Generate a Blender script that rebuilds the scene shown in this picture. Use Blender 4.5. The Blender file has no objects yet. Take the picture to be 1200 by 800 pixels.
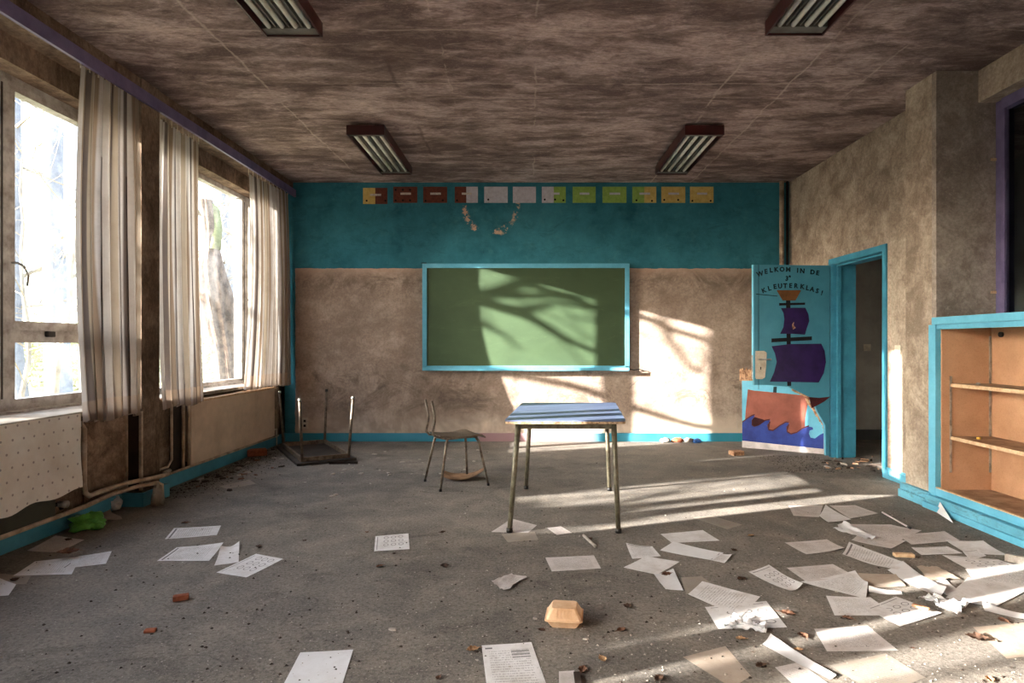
import bpy, bmesh, math, random
from mathutils import Vector, Matrix, noise
random.seed(7)
SC = bpy.context.scene
COL = SC.collection
F = 716.0; CH = 1.24; VX = 620.0; VY = 403.0     # focal length in px (1200 wide), camera height, vanishing point

# ------------------------------------------------------------------ camera, sky, sun, exposure
cd = bpy.data.cameras.new('camera'); cam = bpy.data.objects.new('camera', cd); COL.objects.link(cam)
cam.location = (0, 0, CH); cam.rotation_euler = (math.pi/2, 0, 0)
cd.sensor_width = 36; cd.lens = 36*F/1200
cd.shift_x = -(VX-600)/1200; cd.shift_y = (VY-400)/1200
cd.clip_start = .02; cd.clip_end = 300
SC.camera = cam

SUN = Vector((1, .37, -.265)).normalized()         # direction the light travels
w = bpy.data.worlds.new('world'); SC.world = w; w.use_nodes = True
nt = w.node_tree; nt.nodes.clear()
wo = nt.nodes.new('ShaderNodeOutputWorld'); bg = nt.nodes.new('ShaderNodeBackground')
sky = nt.nodes.new('ShaderNodeTexSky'); sky.sky_type = 'NISHITA'; sky.sun_disc = False
sky.sun_elevation = math.radians(14); sky.sun_rotation = math.atan2(-SUN.x, -SUN.y)
sky.air_density = 1.0; sky.dust_density = 3.5; sky.ozone_density = 1.0
hsv = nt.nodes.new('ShaderNodeHueSaturation'); hsv.inputs['Saturation'].default_value = .58
nt.links.new(sky.outputs[0], hsv.inputs['Color']); nt.links.new(hsv.outputs[0], bg.inputs[0])
bg.inputs[1].default_value = 1.2
nt.links.new(bg.outputs[0], wo.inputs[0])
sl = bpy.data.lights.new('sun', 'SUN'); sl.energy = 25; sl.angle = math.radians(.45); sl.color = (1, .91, .80)
so = bpy.data.objects.new('sun', sl); COL.objects.link(so); so.location = (-20, -7, 9)
so.rotation_euler = SUN.to_track_quat('-Z', 'Y').to_euler()

SC.view_settings.view_transform = 'Standard'; SC.view_settings.look = 'None'
SC.view_settings.gamma = 1; SC.view_settings.use_curve_mapping = False
SC.view_settings.exposure = 1.35

# ------------------------------------------------------------------ helpers
def lin(r, g, b):
    f = lambda c: (c/255/12.92) if c/255 <= .04045 else ((c/255+.055)/1.055)**2.4
    return (f(r), f(g), f(b), 1)
def fl(px, py, z=0.0):                              # photo pixel of a point at height z -> place in the room
    Y = (CH-z)*F/(py-VY); return Vector(((px-VX)*Y/F, Y, z))

class G:                                            # small shader-graph helper
    def __init__(s, name, rough=.85, spec=.3):
        s.m = bpy.data.materials.new(name); s.m.use_nodes = True; s.t = s.m.node_tree
        s.b = s.t.nodes['Principled BSDF']; s.out = s.t.nodes['Material Output']
        s.b.inputs['Roughness'].default_value = rough; s.b.inputs['Specular IOR Level'].default_value = spec
        s.tc = s.t.nodes.new('ShaderNodeTexCoord')
    def n(s, k, **kw):
        x = s.t.nodes.new('ShaderNode'+k)
        for a, v in kw.items(): setattr(x, a, v)
        return x
    def l(s, a, b): s.t.links.new(a, b)
    def set(s, sock, v):
        if hasattr(v, 'is_output'): s.l(v, sock)
        else: sock.default_value = v
    def co(s, kind='Object', scale=(1, 1, 1)):
        m = s.n('Mapping'); s.l(s.tc.outputs[kind], m.inputs[0]); m.inputs['Scale'].default_value = scale; return m.outputs[0]
    def nz(s, scale, detail=5, rough=.6, vec=None, dist=0.0):
        x = s.n('TexNoise'); x.inputs['Scale'].default_value = scale; x.inputs['Detail'].default_value = detail
        x.inputs['Roughness'].default_value = rough; x.inputs['Distortion'].default_value = dist
        s.l(vec if vec is not None else s.co(), x.inputs['Vector']); return x.outputs['Fac']
    def vor(s, scale, vec=None, feature='DISTANCE_TO_EDGE'):
        x = s.n('TexVoronoi', feature=feature); x.inputs['Scale'].default_value = scale
        s.l(vec if vec is not None else s.co(), x.inputs['Vector']); return x.outputs[0]
    def ma(s, op, a, b=0.0, c=0.0):
        x = s.n('Math', operation=op)
        s.set(x.inputs[0], a); s.set(x.inputs[1], b); s.set(x.inputs[2], c); return x.outputs[0]
    def mr(s, v, a, b, c=0.0, d=1.0):
        x = s.n('MapRange'); s.set(x.inputs[0], v)
        for i, q in enumerate((a, b, c, d)): x.inputs[i+1].default_value = q
        return x.outputs[0]
    def mx(s, f, a, b, mode='MIX'):
        x = s.n('Mix', data_type='RGBA', blend_type=mode)
        s.set(x.inputs['Factor'], f); s.set(x.inputs[6], a); s.set(x.inputs[7], b); return x.outputs[2]
    def xyz(s, kind='Object'):
        x = s.n('SeparateXYZ'); s.l(s.tc.outputs[kind], x.inputs[0]); return x.outputs
    def col(s, c): s.set(s.b.inputs['Base Color'], c)
    def bump(s, h, strength=.3, dist=.01):
        x = s.n('Bump'); x.inputs['Strength'].default_value = strength; x.inputs['Distance'].default_value = dist
        s.l(h, x.inputs['Height']); s.l(x.outputs[0], s.b.inputs['Normal'])

def simple(name, c, c2=None, rough=.7, spec=.3, scale=8, bump=.15, metal=0.0, lo=.4, hi=.65):
    g = G(name, rough, spec); g.b.inputs['Metallic'].default_value = metal
    if c2 is None: c2 = tuple(x*.6 for x in c[:3])+(1,)
    f = g.nz(scale, 6, .65); g.col(g.mx(g.mr(f, lo, hi), c, c2))
    if bump: g.bump(g.nz(scale*6, 4), bump, .004)
    return g.m

class MB:
    def __init__(s): s.v = []; s.f = []; s.uv = None
    def box(s, x0, x1, y0, y1, z0, z1):
        b = len(s.v)
        s.v += [(x, y, z) for z in (z0, z1) for y in (y0, y1) for x in (x0, x1)]
        for q in ((0, 2, 3, 1), (4, 5, 7, 6), (0, 1, 5, 4), (2, 6, 7, 3), (0, 4, 6, 2), (1, 3, 7, 5)):
            s.f.append(tuple(b+i for i in q))
        return s
    def obox(s, c, hx, hy, hz, M=None):             # oriented box
        b = len(s.v); c = Vector(c)
        for z in (-hz, hz):
            for y in (-hy, hy):
                for x in (-hx, hx):
                    p = Vector((x, y, z)); p = (M @ p) if M else p; s.v.append(tuple(c+p))
        for q in ((0, 2, 3, 1), (4, 5, 7, 6), (0, 1, 5, 4), (2, 6, 7, 3), (0, 4, 6, 2), (1, 3, 7, 5)):
            s.f.append(tuple(b+i for i in q))
        return s
    def tube(s, pts, r, n=10, cap=True):
        pts = [Vector(p) for p in pts]; b0 = len(s.v); m = len(pts)
        rs = r if isinstance(r, (list, tuple)) else [r]*m
        prev = None
        for i, p in enumerate(pts):
            d = (pts[min(i+1, m-1)]-pts[max(i-1, 0)]).normalized()
            a = prev if prev is not None else (Vector((0, 0, 1)) if abs(d.z) < .9 else Vector((1, 0, 0)))
            u = (a-d*a.dot(d)).normalized(); v = d.cross(u); prev = u
            for k in range(n):
                t = 2*math.pi*k/n; s.v.append(tuple(p+(u*math.cos(t)+v*math.sin(t))*rs[i]))
        for i in range(m-1):
            for k in range(n):
                a = b0+i*n+k; c = b0+i*n+(k+1) % n
                s.f.append((a, c, c+n, a+n))
        if cap:
            s.f.append(tuple(b0+k for k in reversed(range(n)))); s.f.append(tuple(b0+(m-1)*n+k for k in range(n)))
        return s
    def prism(s, poly, fn, d0, d1):                 # poly 2D, fn(u,v,d)->xyz
        b = len(s.v); n = len(poly)
        s.v += [tuple(fn(u, v, d0)) for u, v in poly]+[tuple(fn(u, v, d1)) for u, v in poly]
        s.f.append(tuple(b+i for i in reversed(range(n)))); s.f.append(tuple(b+n+i for i in range(n)))
        for i in range(n):
            j = (i+1) % n; s.f.append((b+i, b+j, b+n+j, b+n+i))
        return s
    def grid(s, fn, nu, nv, uv=True):
        b = len(s.v)
        for j in range(nv+1):
            for i in range(nu+1): s.v.append(tuple(fn(i/nu, j/nv)))
        for j in range(nv):
            for i in range(nu):
                a = b+j*(nu+1)+i; s.f.append((a, a+1, a+nu+2, a+nu+1))
        if uv: s.uv = [(i/nu, j/nv) for j in range(nv+1) for i in range(nu+1)]
        return s
    def build(s, name, mat, parent=None, label=None, cat=None, group=None, kind=None, smooth=False, bevel=0):
        me = bpy.data.meshes.new(name); me.from_pydata(s.v, [], s.f)
        if s.uv:
            ul = me.uv_layers.new(name='UVMap')
            for lp in me.loops: ul.data[lp.index].uv = s.uv[lp.vertex_index]
        bm = bmesh.new(); bm.from_mesh(me)
        if not s.uv: bmesh.ops.recalc_face_normals(bm, faces=bm.faces)
        if bevel: bmesh.ops.bevel(bm, geom=[e for e in bm.edges], offset=bevel, segments=2, profile=.6, affect='EDGES', clamp_overlap=True)
        bm.to_mesh(me); bm.free()
        if smooth:
            for p in me.polygons: p.use_smooth = True
        me.materials.append(mat)
        o = bpy.data.objects.new(name, me); COL.objects.link(o)
        if parent is not None: o.parent = parent; o.matrix_parent_inverse = Matrix.Translation(-Vector(parent.location)) if parent.parent is None else Matrix()
        tag(o, label, cat, group, kind); return o
def tag(o, label=None, cat=None, group=None, kind=None):
    if label: o['label'] = label
    if cat: o['category'] = cat
    if group: o['group'] = group
    if kind: o['kind'] = kind
    return o
def empty(name, loc=(0, 0, 0), label=None, cat=None, group=None, kind=None):
    o = bpy.data.objects.new(name, None); COL.objects.link(o); o.location = loc; o.empty_display_size = .1
    return tag(o, label, cat, group, kind)
def bx(name, mat, *a, parent=None, bevel=0, **k): return MB().box(*a).build(name, mat, parent, bevel=bevel, **k)

# ------------------------------------------------------------------ materials
def plaster(name, light, mid, dark, seed=0.0, zdark=None, stretch=(1, 1, 1), contrast=(.38, .62), mott=.3):
    g = G(name, .93, .15)
    v = g.n('Mapping'); g.l(g.tc.outputs['Object'], v.inputs[0]); v.inputs['Location'].default_value = (seed, seed*1.7, seed*.6)
    v.inputs['Scale'].default_value = stretch; v = v.outputs[0]
    a = g.nz(1.1, 7, .68, v, .3); b = g.nz(4.5, 8, .72, v, .5); c = g.nz(38, 5, .7, v)
    sum_ = g.ma('ADD', g.ma('MULTIPLY', a, .5), g.ma('MULTIPLY', b, .5))
    k = g.mx(g.mr(sum_, contrast[0]+.03, .52), dark, mid); k = g.mx(g.mr(sum_, .5, contrast[1]), k, light)
    k = g.mx(g.mr(c, .38, .66, 0, .5), k, tuple(x*.6 for x in dark[:3])+(1,))
    f2 = g.nz(13, 8, .82, v, .8); k = g.mx(g.mr(f2, .5, .62, 0, .5*mott), k, dark); k = g.mx(g.mr(g.nz(70, 4, .8, v), .55, .68, 0, .4), k, light)
    k = g.mx(g.mr(g.nz(3.3, 8, .8, v, 1.5), .55, .64, 0, .6*mott), k, dark)
    sp = g.nz(16, 9, .8, v, 1.0); k = g.mx(g.mr(sp, .64, .7, 0, .55), k, tuple(min(1, x*1.35) for x in light[:3])+(1,))
    x = g.xyz()
    return g, k, x, c, b
def finish(g, k, b, c, s=.35):
    g.col(k); g.bump(g.ma('ADD', g.ma('MULTIPLY', b, 1.0), g.ma('MULTIPLY', c, .5)), s, .012); return g.m

TEAL = lin(66, 144, 172); TEALD = lin(44, 108, 132)
BR_L = lin(178, 160, 143); BR_M = lin(140, 121, 104); BR_D = lin(84, 70, 58)

# ceiling: stained boards-marked concrete with pale joints
g, k, x, c, b = plaster('ceiling_concrete', lin(210, 188, 182), lin(172, 151, 146), lin(108, 91, 87), 2.0, stretch=(.6, 1.5, 1), contrast=(.40, .58), mott=.9)
wob = g.ma('MULTIPLY', g.ma('SUBTRACT', g.nz(1.7, 5, .7), .5), .13)
brk = g.nz(.9, 5, .7)
def cline(axis, cc, wd, lo=.45):
    d = g.ma('ABSOLUTE', g.ma('ADD', g.ma('SUBTRACT', x[axis], cc), wob))
    return g.ma('MULTIPLY', g.mr(d, wd*.35, wd, 1, 0), g.mr(brk, lo, lo+.06))
tot = None
for ax, cc, wd, lo in ((1, 4.01, .012, .42), (1, 4.19, .009, .55), (1, 4.84, .012, .46), (1, 5.44, .008, .5), (1, 3.3, .01, .5), (1, 6.9, .008, .5), (0, -2.1, .012, .4),
                   (0, .05, .010, .5), (0, 1.55, .014, .45), (0, 2.07, .012, .4), (0, 2.62, .012, .5), (0, -.62, .008, .52)):
    q = cline(ax, cc, wd, lo); tot = q if tot is None else g.ma('MAXIMUM', tot, q)
k = g.mx(g.ma('MULTIPLY', tot, .5), k, lin(206, 188, 176))
dk = None
for ax, cc, wd in ((1, 6.68, .05), (1, 5.6, .03), (0, -1.05, .02), (1, 7.3, .03), (1, 5.15, .03)):
    q = cline(ax, cc, wd, .5); dk = q if dk is None else g.ma('MAXIMUM', dk, q)
k = g.mx(g.ma('MULTIPLY', dk, .4), k, lin(58, 46, 42))
# sooty smudges, mostly towards the middle and the camera
smd = g.nz(.75, 6, .75, g.co('Object', (.8, 1.6, 1)), .6)
k = g.mx(g.mr(smd, .46, .66, 0, .6), k, lin(88, 72, 66))
M_CEIL = finish(g, k, b, c, .45)

# back wall: plaster with a painted teal band and stripe, a ring of chipped paint
g, k, x, c, b = plaster('back_wall_plaster', lin(196, 178, 164), lin(174, 155, 142), lin(146, 128, 116), 5.0, mott=.2, contrast=(.34, .66))
k = g.mx(g.mr(g.ma('ADD', x[2], g.ma('MULTIPLY', g.nz(3, 5), .4)), .62, .38), k, lin(206, 188, 172))
k = g.mx(g.mr(g.ma('ADD', x[2], g.ma('MULTIPLY', g.nz(2, 5), .2)), 2.14, 2.28, 0, .6), k, lin(190, 160, 142))
st = g.nz(.8, 5, .7, None, .4)
k = g.mx(g.ma('MULTIPLY', g.mr(st, .5, .62), g.mr(x[2], 2.15, .9, .25, .55)), k, lin(112, 97, 86))
s2 = g.nz(2.1, 9, .8, g.co('Object', (1, 1, 1.3)), 1.2)
k = g.mx(g.ma('MULTIPLY', g.mr(s2, .50, .62), g.ma('MULTIPLY', g.mr(x[2], .25, .5), g.mr(x[2], 1.25, .8, .0, .7))), k, lin(92, 79, 71))
k = g.mx(g.ma('MULTIPLY', g.mr(s2, .42, .56), g.ma('MULTIPLY', g.mr(x[2], 1.8, 2.0), g.mr(x[2], 2.2, 2.08, .0, .6))), k, lin(94, 80, 70))
tl = g.mx(g.mr(g.nz(1.6, 7, .72), .35, .68), lin(64, 132, 150), lin(40, 98, 114)); tl = g.mx(g.mr(g.nz(7, 7, .75), .55, .75, 0, .35), tl, lin(92, 148, 154))
tl = g.mx(g.mr(g.nz(2.6, 7, .8, g.co('Object', (1, 1, 2.2)), 1), .52, .68, 0, .5), tl, lin(32, 78, 92))
edge = g.ma('MULTIPLY', g.ma('SUBTRACT', g.nz(9, 4), .5), .03)
band = g.ma('GREATER_THAN', g.ma('ADD', x[2], edge), 2.205); strp = g.ma('LESS_THAN', g.ma('ADD', x[0], edge), -2.985)
msk = g.ma('MAXIMUM', band, strp)
dx = g.ma('SUBTRACT', x[0], -.49); dz = g.ma('SUBTRACT', x[2], 3.0)
rr = g.ma('SQRT', g.ma('ADD', g.ma('MULTIPLY', dx, dx), g.ma('MULTIPLY', dz, dz)))
ring = g.mr(g.ma('ABSOLUTE', g.ma('ADD', g.ma('SUBTRACT', rr, .34), g.ma('MULTIPLY', g.ma('SUBTRACT', g.nz(5, 4), .5), .16))), .02, .05, 1, 0)
ring = g.ma('MULTIPLY', g.ma('MULTIPLY', ring, g.ma('MULTIPLY', g.mr(g.nz(14, 5, .7), .5, .53), g.mr(g.nz(2.6, 2), .47, .50))), g.mr(g.ma('ABSOLUTE', dz), .36, .44, 1, 0))
ring = g.ma('MULTIPLY', ring, g.ma('LESS_THAN', dz, .1))
msk = g.ma('MULTIPLY', msk, g.ma('SUBTRACT', 1, ring))
k = g.mx(g.ma('MULTIPLY', ring, .9), k, lin(206, 170, 150))
k = g.mx(msk, k, tl)
M_BACK = finish(g, k, b, c, .35)

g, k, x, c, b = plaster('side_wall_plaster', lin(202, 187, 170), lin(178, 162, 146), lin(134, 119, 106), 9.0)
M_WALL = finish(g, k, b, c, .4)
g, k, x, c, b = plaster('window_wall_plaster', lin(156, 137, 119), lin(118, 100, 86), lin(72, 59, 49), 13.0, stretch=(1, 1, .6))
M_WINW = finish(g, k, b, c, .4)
g, k, x, c, b = plaster('pilaster_grey_plaster', lin(188, 176, 166), lin(166, 154, 145), lin(134, 122, 114), 17.0)
k = g.mx(g.mr(g.nz(6, 8, .8, None, 1), .58, .66, 0, .5), k, lin(204, 192, 180))
M_PILG = finish(g, k, b, c, .4)
M_CORR = simple('corridor_grey_paint', lin(168, 164, 158), lin(140, 136, 130), .8, .2, 2)
M_SOOT = simple('sooty_board', lin(52, 42, 37), lin(30, 24, 22), .8, .2, 4)
g, k, x, c, b = plaster('brown_board', lin(166, 143, 123), lin(130, 108, 91), lin(84, 67, 56), 21.0)
M_BOARD = finish(g, k, b, c, .25)

# floor: dusty screed
g = G('dusty_screed', .88, .25)
big = g.nz(.55, 6, .65, None, .4); md = g.nz(3.2, 8, .7, None, .4); fine = g.nz(55, 4, .75); grit = g.nz(150, 3, .8)
k = g.mx(g.mr(big, .35, .65), lin(126, 119, 113), lin(100, 95, 91)); k = g.mx(g.mr(md, .42, .7, 0, .65), k, lin(158, 148, 136))
k = g.mx(g.mr(g.nz(1.6, 8, .75, g.co('Object', (1, 1.6, 1)), .8), .54, .66, 0, .55), k, lin(70, 62, 56))
k = g.mx(g.mr(fine, .45, .68, 0, .65), k, lin(58, 53, 50)); k = g.mx(g.mr(g.nz(85, 3, .8), .56, .64, 0, .5), k, lin(168, 162, 154)); k = g.mx(g.mr(g.nz(28, 6, .85), .56, .66, 0, .5), k, lin(62, 56, 52)); k = g.mx(g.mr(grit, .62, .7, 0, .5), k, lin(186, 180, 172))
k = g.mx(g.mr(g.vor(30, None, 'F1'), .12, .05, 0, .8), k, lin(60, 54, 50)); k = g.mx(g.ma('MULTIPLY', g.mr(g.vor(17, None, 'F1'), .09, .05, 0, .9), g.mr(md, .48, .56)), k, lin(205, 200, 192))
vn = g.n('VectorMath', operation='ADD'); nn = g.n('TexNoise'); nn.inputs['Scale'].default_value = 2.2; nn.inputs['Detail'].default_value = 5
g.l(g.co(), nn.inputs['Vector']); g.l(nn.outputs['Color'], vn.inputs[0]); g.l(g.co(), vn.inputs[1])
ck = g.ma('MULTIPLY', g.mr(g.vor(.42, vn.outputs[0]), .0, .006, 1, 0), g.mr(g.nz(1.3), .5, .55))
k = g.mx(g.ma('MULTIPLY', ck, .35), k, lin(60, 54, 50)); g.col(k)
g.bump(g.ma('ADD', g.ma('ADD', g.ma('MULTIPLY', fine, .5), md), g.ma('MULTIPLY', grit, .25)), .5, .012); M_FLOOR = g.m

def teal(name, base=TEAL, dark=TEALD, wear=.55):
    g = G(name, .55, .4); a = g.nz(3, 7, .7); k = g.mx(g.mr(a, .35, .7), base, dark)
    k = g.mx(g.mr(g.nz(9, 9, .8, g.co('Object', (1, .5, 2.5)), 1), wear, wear+.08, 0, .55), k, lin(72, 92, 92)); g.col(k)
    g.bump(g.nz(30, 6), .15, .004); return g.m
M_TEAL = teal('teal_paint', wear=.66)
M_TEALB = teal('bright_teal_paint', lin(108, 184, 212), lin(80, 156, 186), .64)
M_TEALW = teal('worn_teal_paint', lin(108, 180, 206), lin(80, 146, 170), .53)
g = G('back_baseboard_paint', .6, .35); x = g.xyz(); nse = g.ma('MULTIPLY', g.ma('SUBTRACT', g.nz(4, 4), .5), .25)
xx = g.ma('ADD', x[0], nse); k = g.mx(g.mr(g.nz(3, 6), .35, .7), TEAL, lin(40, 138, 158))
pk = g.ma('MULTIPLY', g.mr(xx, -.68, -.62), g.mr(xx, .95, .55)); k = g.mx(pk, k, lin(160, 128, 132)); g.col(k); M_BBACK = g.m

g = G('chalkboard_green', .62, .35); a = g.nz(1.5, 6, .6, g.co('Object', (1, 1, 1.5)), .4)
k = g.mx(g.mr(a, .35, .7), lin(56, 74, 51), lin(66, 86, 60)); k = g.mx(g.mr(g.nz(5, 8, .8, g.co('Object', (.5, 1, 2)), 1), .56, .75, 0, .4), k, lin(88, 112, 78)); g.col(k); M_CHALK = g.m

M_PURP = simple('purple_paint', lin(116, 106, 144), lin(94, 86, 122), .55, .35, 6)
M_ALU = simple('weathered_window_metal', lin(176, 174, 172), lin(120, 114, 108), .5, .4, 7, .1)
M_SILL = simple('dusty_sill', lin(158, 148, 136), lin(104, 92, 80), .75, .3, 5)
M_BLACK = simple('black_plastic', lin(26, 24, 24), None, .5, .4)
M_PIPE = simple('cream_pipe_paint', lin(186, 168, 148), lin(130, 112, 96), .6, .35, 9)
M_RAD = simple('cream_radiator_paint', lin(214, 194, 174), lin(186, 166, 147), .6, .3, 2.5, .08)
M_RADG = simple('dark_green_radiator', lin(62, 64, 56), lin(44, 44, 38), .7, .3, 4)
M_MAR = simple('maroon_lacquer', lin(70, 26, 26), lin(50, 18, 20), .4, .45, 5, .05)
M_REFL = simple('lamp_reflector', lin(104, 102, 96), lin(62, 60, 54), .5, .5, 6, .05)
M_TUBE = simple('lamp_tube_glass', lin(240, 240, 230), lin(210, 210, 200), .2, .6, 9, 0)
M_WHITE = simple('yellowed_white_plastic', lin(214, 206, 190), lin(180, 168, 150), .5, .4, 10, .05)
M_CHROME = simple('dull_chrome', lin(190, 188, 184), lin(120, 116, 110), .35, .5, 12, 0, .8)
M_LEG = simple('olive_grey_tube', lin(112, 107, 90), lin(76, 68, 54), .45, .5, 22, .05, .3)
M_LEGD = simple('rusty_grey_tube', lin(122, 110, 96), lin(70, 56, 46), .5, .45, 20, .05, .3)
M_DWOOD = simple('worn_seat_ply', lin(108, 92, 78), lin(74, 60, 50), .6, .3, 9)
M_DARKTOP = simple('dark_tabletop', lin(60, 56, 54), lin(36, 32, 30), .6, .3, 6)
M_EDGE = simple('raw_wood_edge', lin(176, 150, 120), lin(96, 76, 60), .8, .2, 40)
g = G('blue_laminate', .38, .4); a = g.nz(2, 6, .6, g.co('Object', (.4, 3, 1)), .3)
k = g.mx(g.mr(a, .35, .65), lin(98, 110, 140), lin(74, 86, 116)); k = g.mx(g.mr(g.nz(26, 5, .8), .55, .72, 0, .4), k, lin(140, 146, 154)); g.col(k); g.bump(g.nz(60), .05, .002); M_LAM = g.m
g = G('hardboard_brown', .8, .2); a = g.nz(2.5, 6, .65); k = g.mx(g.mr(a, .35, .7), lin(192, 150, 118), lin(168, 126, 96)); k = g.mx(g.mr(g.nz(90, 3, .8), .5, .75, 0, .4), k, lin(134, 98, 74)); g.col(k); M_HARD = g.m
M_SHELF = simple('dusty_shelf_ply', lin(172, 142, 116), lin(132, 102, 80), .8, .2, 6)
M_SHELFE = simple('pale_shelf_edge', lin(214, 184, 150), lin(184, 150, 118), .7, .2, 30)
M_SHIPB = simple('brown_paint', lin(146, 84, 70), lin(122, 66, 54), .6, .3, 4, .05)
M_SAIL = simple('dark_purple_paint', lin(50, 30, 84), lin(34, 22, 66), .5, .35, 6, .05)
M_SEA = simple('blue_paint', lin(38, 60, 140), lin(26, 42, 112), .5, .35, 6, .05)
M_OUTL = simple('maroon_outline_paint', lin(84, 34, 40), None, .6, .3, 6, 0)
M_BASK = simple('ochre_brown_paint', lin(124, 84, 50), lin(100, 64, 38), .6, .3, 10, 0)
M_BLKP = simple('black_paint', lin(22, 22, 28), None, .6, .3, 6, 0)
M_LETT = simple('dark_teal_lettering', lin(14, 50, 58), None, .6, .3, 6, 0)
M_LIP = simple('dusty_white_paint', lin(214, 206, 206), lin(180, 170, 168), .7, .3, 8)
M_BARE = simple('splintered_wood', lin(200, 160, 128), lin(120, 82, 62), .85, .2, 30)
M_LEAF = simple('dry_brown_leaf', lin(124, 90, 72), lin(80, 56, 46), .8, .2, 40)
M_LEAFD = simple('dark_dry_leaf', lin(84, 62, 50), lin(46, 34, 28), .8, .2, 40)
M_LEAFY = simple('tan_dry_leaf', lin(184, 150, 114), lin(140, 106, 78), .8, .2, 40)
M_BRICK = simple('orange_brick', lin(164, 98, 72), lin(124, 72, 54), .9, .15, 30)
M_CHIP = simple('white_plaster_chip', lin(176, 168, 160), lin(138, 130, 122), .9, .15, 30)
M_CHIPD = simple('dark_grit', lin(70, 60, 54), lin(44, 38, 34), .9, .15, 30)
M_FOAM = simple('orange_foam', lin(226, 190, 156), lin(208, 164, 126), .55, .35, 14, .05)
M_GREEN = simple('green_plastic', lin(88, 168, 60), lin(52, 120, 40), .35, .5, 14, .1)
M_FILM = simple('milky_plastic_film', lin(176, 182, 190), lin(130, 134, 140), .3, .5, 14, .2)
M_BARK = simple('tree_bark', lin(128, 116, 108), lin(82, 72, 66), .95, .1, 6, .6)
M_BARK_HAZE = simple('hazed_far_bark', lin(124, 128, 138), lin(98, 102, 112), .95, .1, 3, .4)  # far bark tinted pale blue-grey, haze put into its colour
M_TWIG = simple('pale_twig_bark', lin(150, 142, 128), lin(110, 102, 92), .9, .1, 3, 0)
M_GRASS = simple('winter_ground', lin(150, 150, 120), lin(120, 108, 82), .95, .1, 1.5, .4)
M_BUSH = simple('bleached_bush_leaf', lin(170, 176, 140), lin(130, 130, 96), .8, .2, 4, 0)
M_BURLAP = simple('yellow_card', lin(206, 182, 112), lin(188, 160, 92), .8, .2, 20, 0)
M_CBR = simple('brown_card', lin(110, 62, 50), lin(90, 50, 42), .8, .2, 20, 0)
M_CWH = simple('white_card', lin(196, 196, 208), lin(176, 174, 186), .8, .2, 20, 0)
M_CGR = simple('green_card', lin(146, 178, 92), lin(128, 160, 80), .8, .2, 20, 0)
M_INK = simple('black_dot_ink', lin(24, 20, 20), None, .7, .2, 6, 0)
M_LABEL = simple('label_strip_paper', lin(206, 198, 190), lin(170, 160, 156), .8, .2, 60, 0)
M_REDT = simple('red_toy_plastic', lin(178, 44, 36), None, .4, .5)
M_YELT = simple('yellow_toy_plastic', lin(214, 176, 60), None, .4, .5)
M_BLUT = simple('blue_toy_plastic', lin(60, 110, 190), None, .4, .5)

# dusty window glass: clear with a thin scattering film of dirt
g = G('dusty_window_glass', .1, .5); g.t.nodes.remove(g.b)
tr = g.n('BsdfTransparent'); tr.inputs[0].default_value = (.93, .95, .96, 1); tlc = g.n('BsdfTranslucent'); tlc.inputs[0].default_value = (.92, .95, 1, 1)
gl = g.n('BsdfGlossy'); gl.inputs['Roughness'].default_value = .05; m1 = g.n('MixShader'); m2 = g.n('MixShader')
g.set(m1.inputs[0], g.mr(g.nz(2.2, 6, .7, g.co('Object', (1, 1, .5))), .4, .75, .006, .03)); g.l(tr.outputs[0], m1.inputs[1]); g.l(tlc.outputs[0], m1.inputs[2])
lw = g.n('LayerWeight'); lw.inputs[0].default_value = .5; g.l(g.ma('ADD', g.ma('MULTIPLY', g.ma('POWER', lw.outputs['Facing'], 5.0), .25), .01), m2.inputs[0]); g.l(m1.outputs[0], m2.inputs[1]); g.l(gl.outputs[0], m2.inputs[2]); g.l(m2.outputs[0], g.out.inputs[0]); M_GLASS = g.m
g = G('dark_corridor_glass', .1, .5); g.t.nodes.remove(g.b)
tr = g.n('BsdfTransparent'); tr.inputs[0].default_value = (.5, .55, .55, 1); gl = g.n('BsdfGlossy'); gl.inputs['Roughness'].default_value = .12; m2 = g.n('MixShader'); m2.inputs[0].default_value = .06
g.l(tr.outputs[0], m2.inputs[1]); g.l(gl.outputs[0], m2.inputs[2]); g.l(m2.outputs[0], g.out.inputs[0]); M_GLASSD = g.m

# striped curtain cloth (UV u runs across the folds)
g = G('striped_curtain_cloth', .9, .1); uv = g.xyz('UV'); u = g.ma('FRACT', g.ma('MULTIPLY', uv[0], 5.0))
k = g.mx(g.mr(u, .28, .32), lin(180, 175, 172), lin(132, 116, 102)); k = g.mx(g.mr(u, .47, .51), k, lin(186, 183, 184)); k = g.mx(g.mr(u, .60, .64), k, lin(94, 86, 84)); k = g.mx(g.mr(u, .80, .84), k, lin(158, 147, 134))
k = g.mx(g.mr(g.nz(3, 6, .7), .45, .8, 0, .55), k, lin(128, 110, 94)); k = g.mx(g.mr(g.ma('ADD', uv[1], g.ma('MULTIPLY', g.nz(3), .02)), .945, .95, 0, .35), k, lin(176, 150, 126)); g.col(k)
tlc = g.n('BsdfTranslucent'); g.l(k, tlc.inputs[0]); ms = g.n('MixShader'); ms.inputs[0].default_value = .2
g.l(g.b.outputs[0], ms.inputs[1]); g.l(tlc.outputs[0], ms.inputs[2]); g.l(ms.outputs[0], g.out.inputs[0])
g.bump(g.nz(220, 2), .08, .002); M_CURT = g.m
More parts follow.
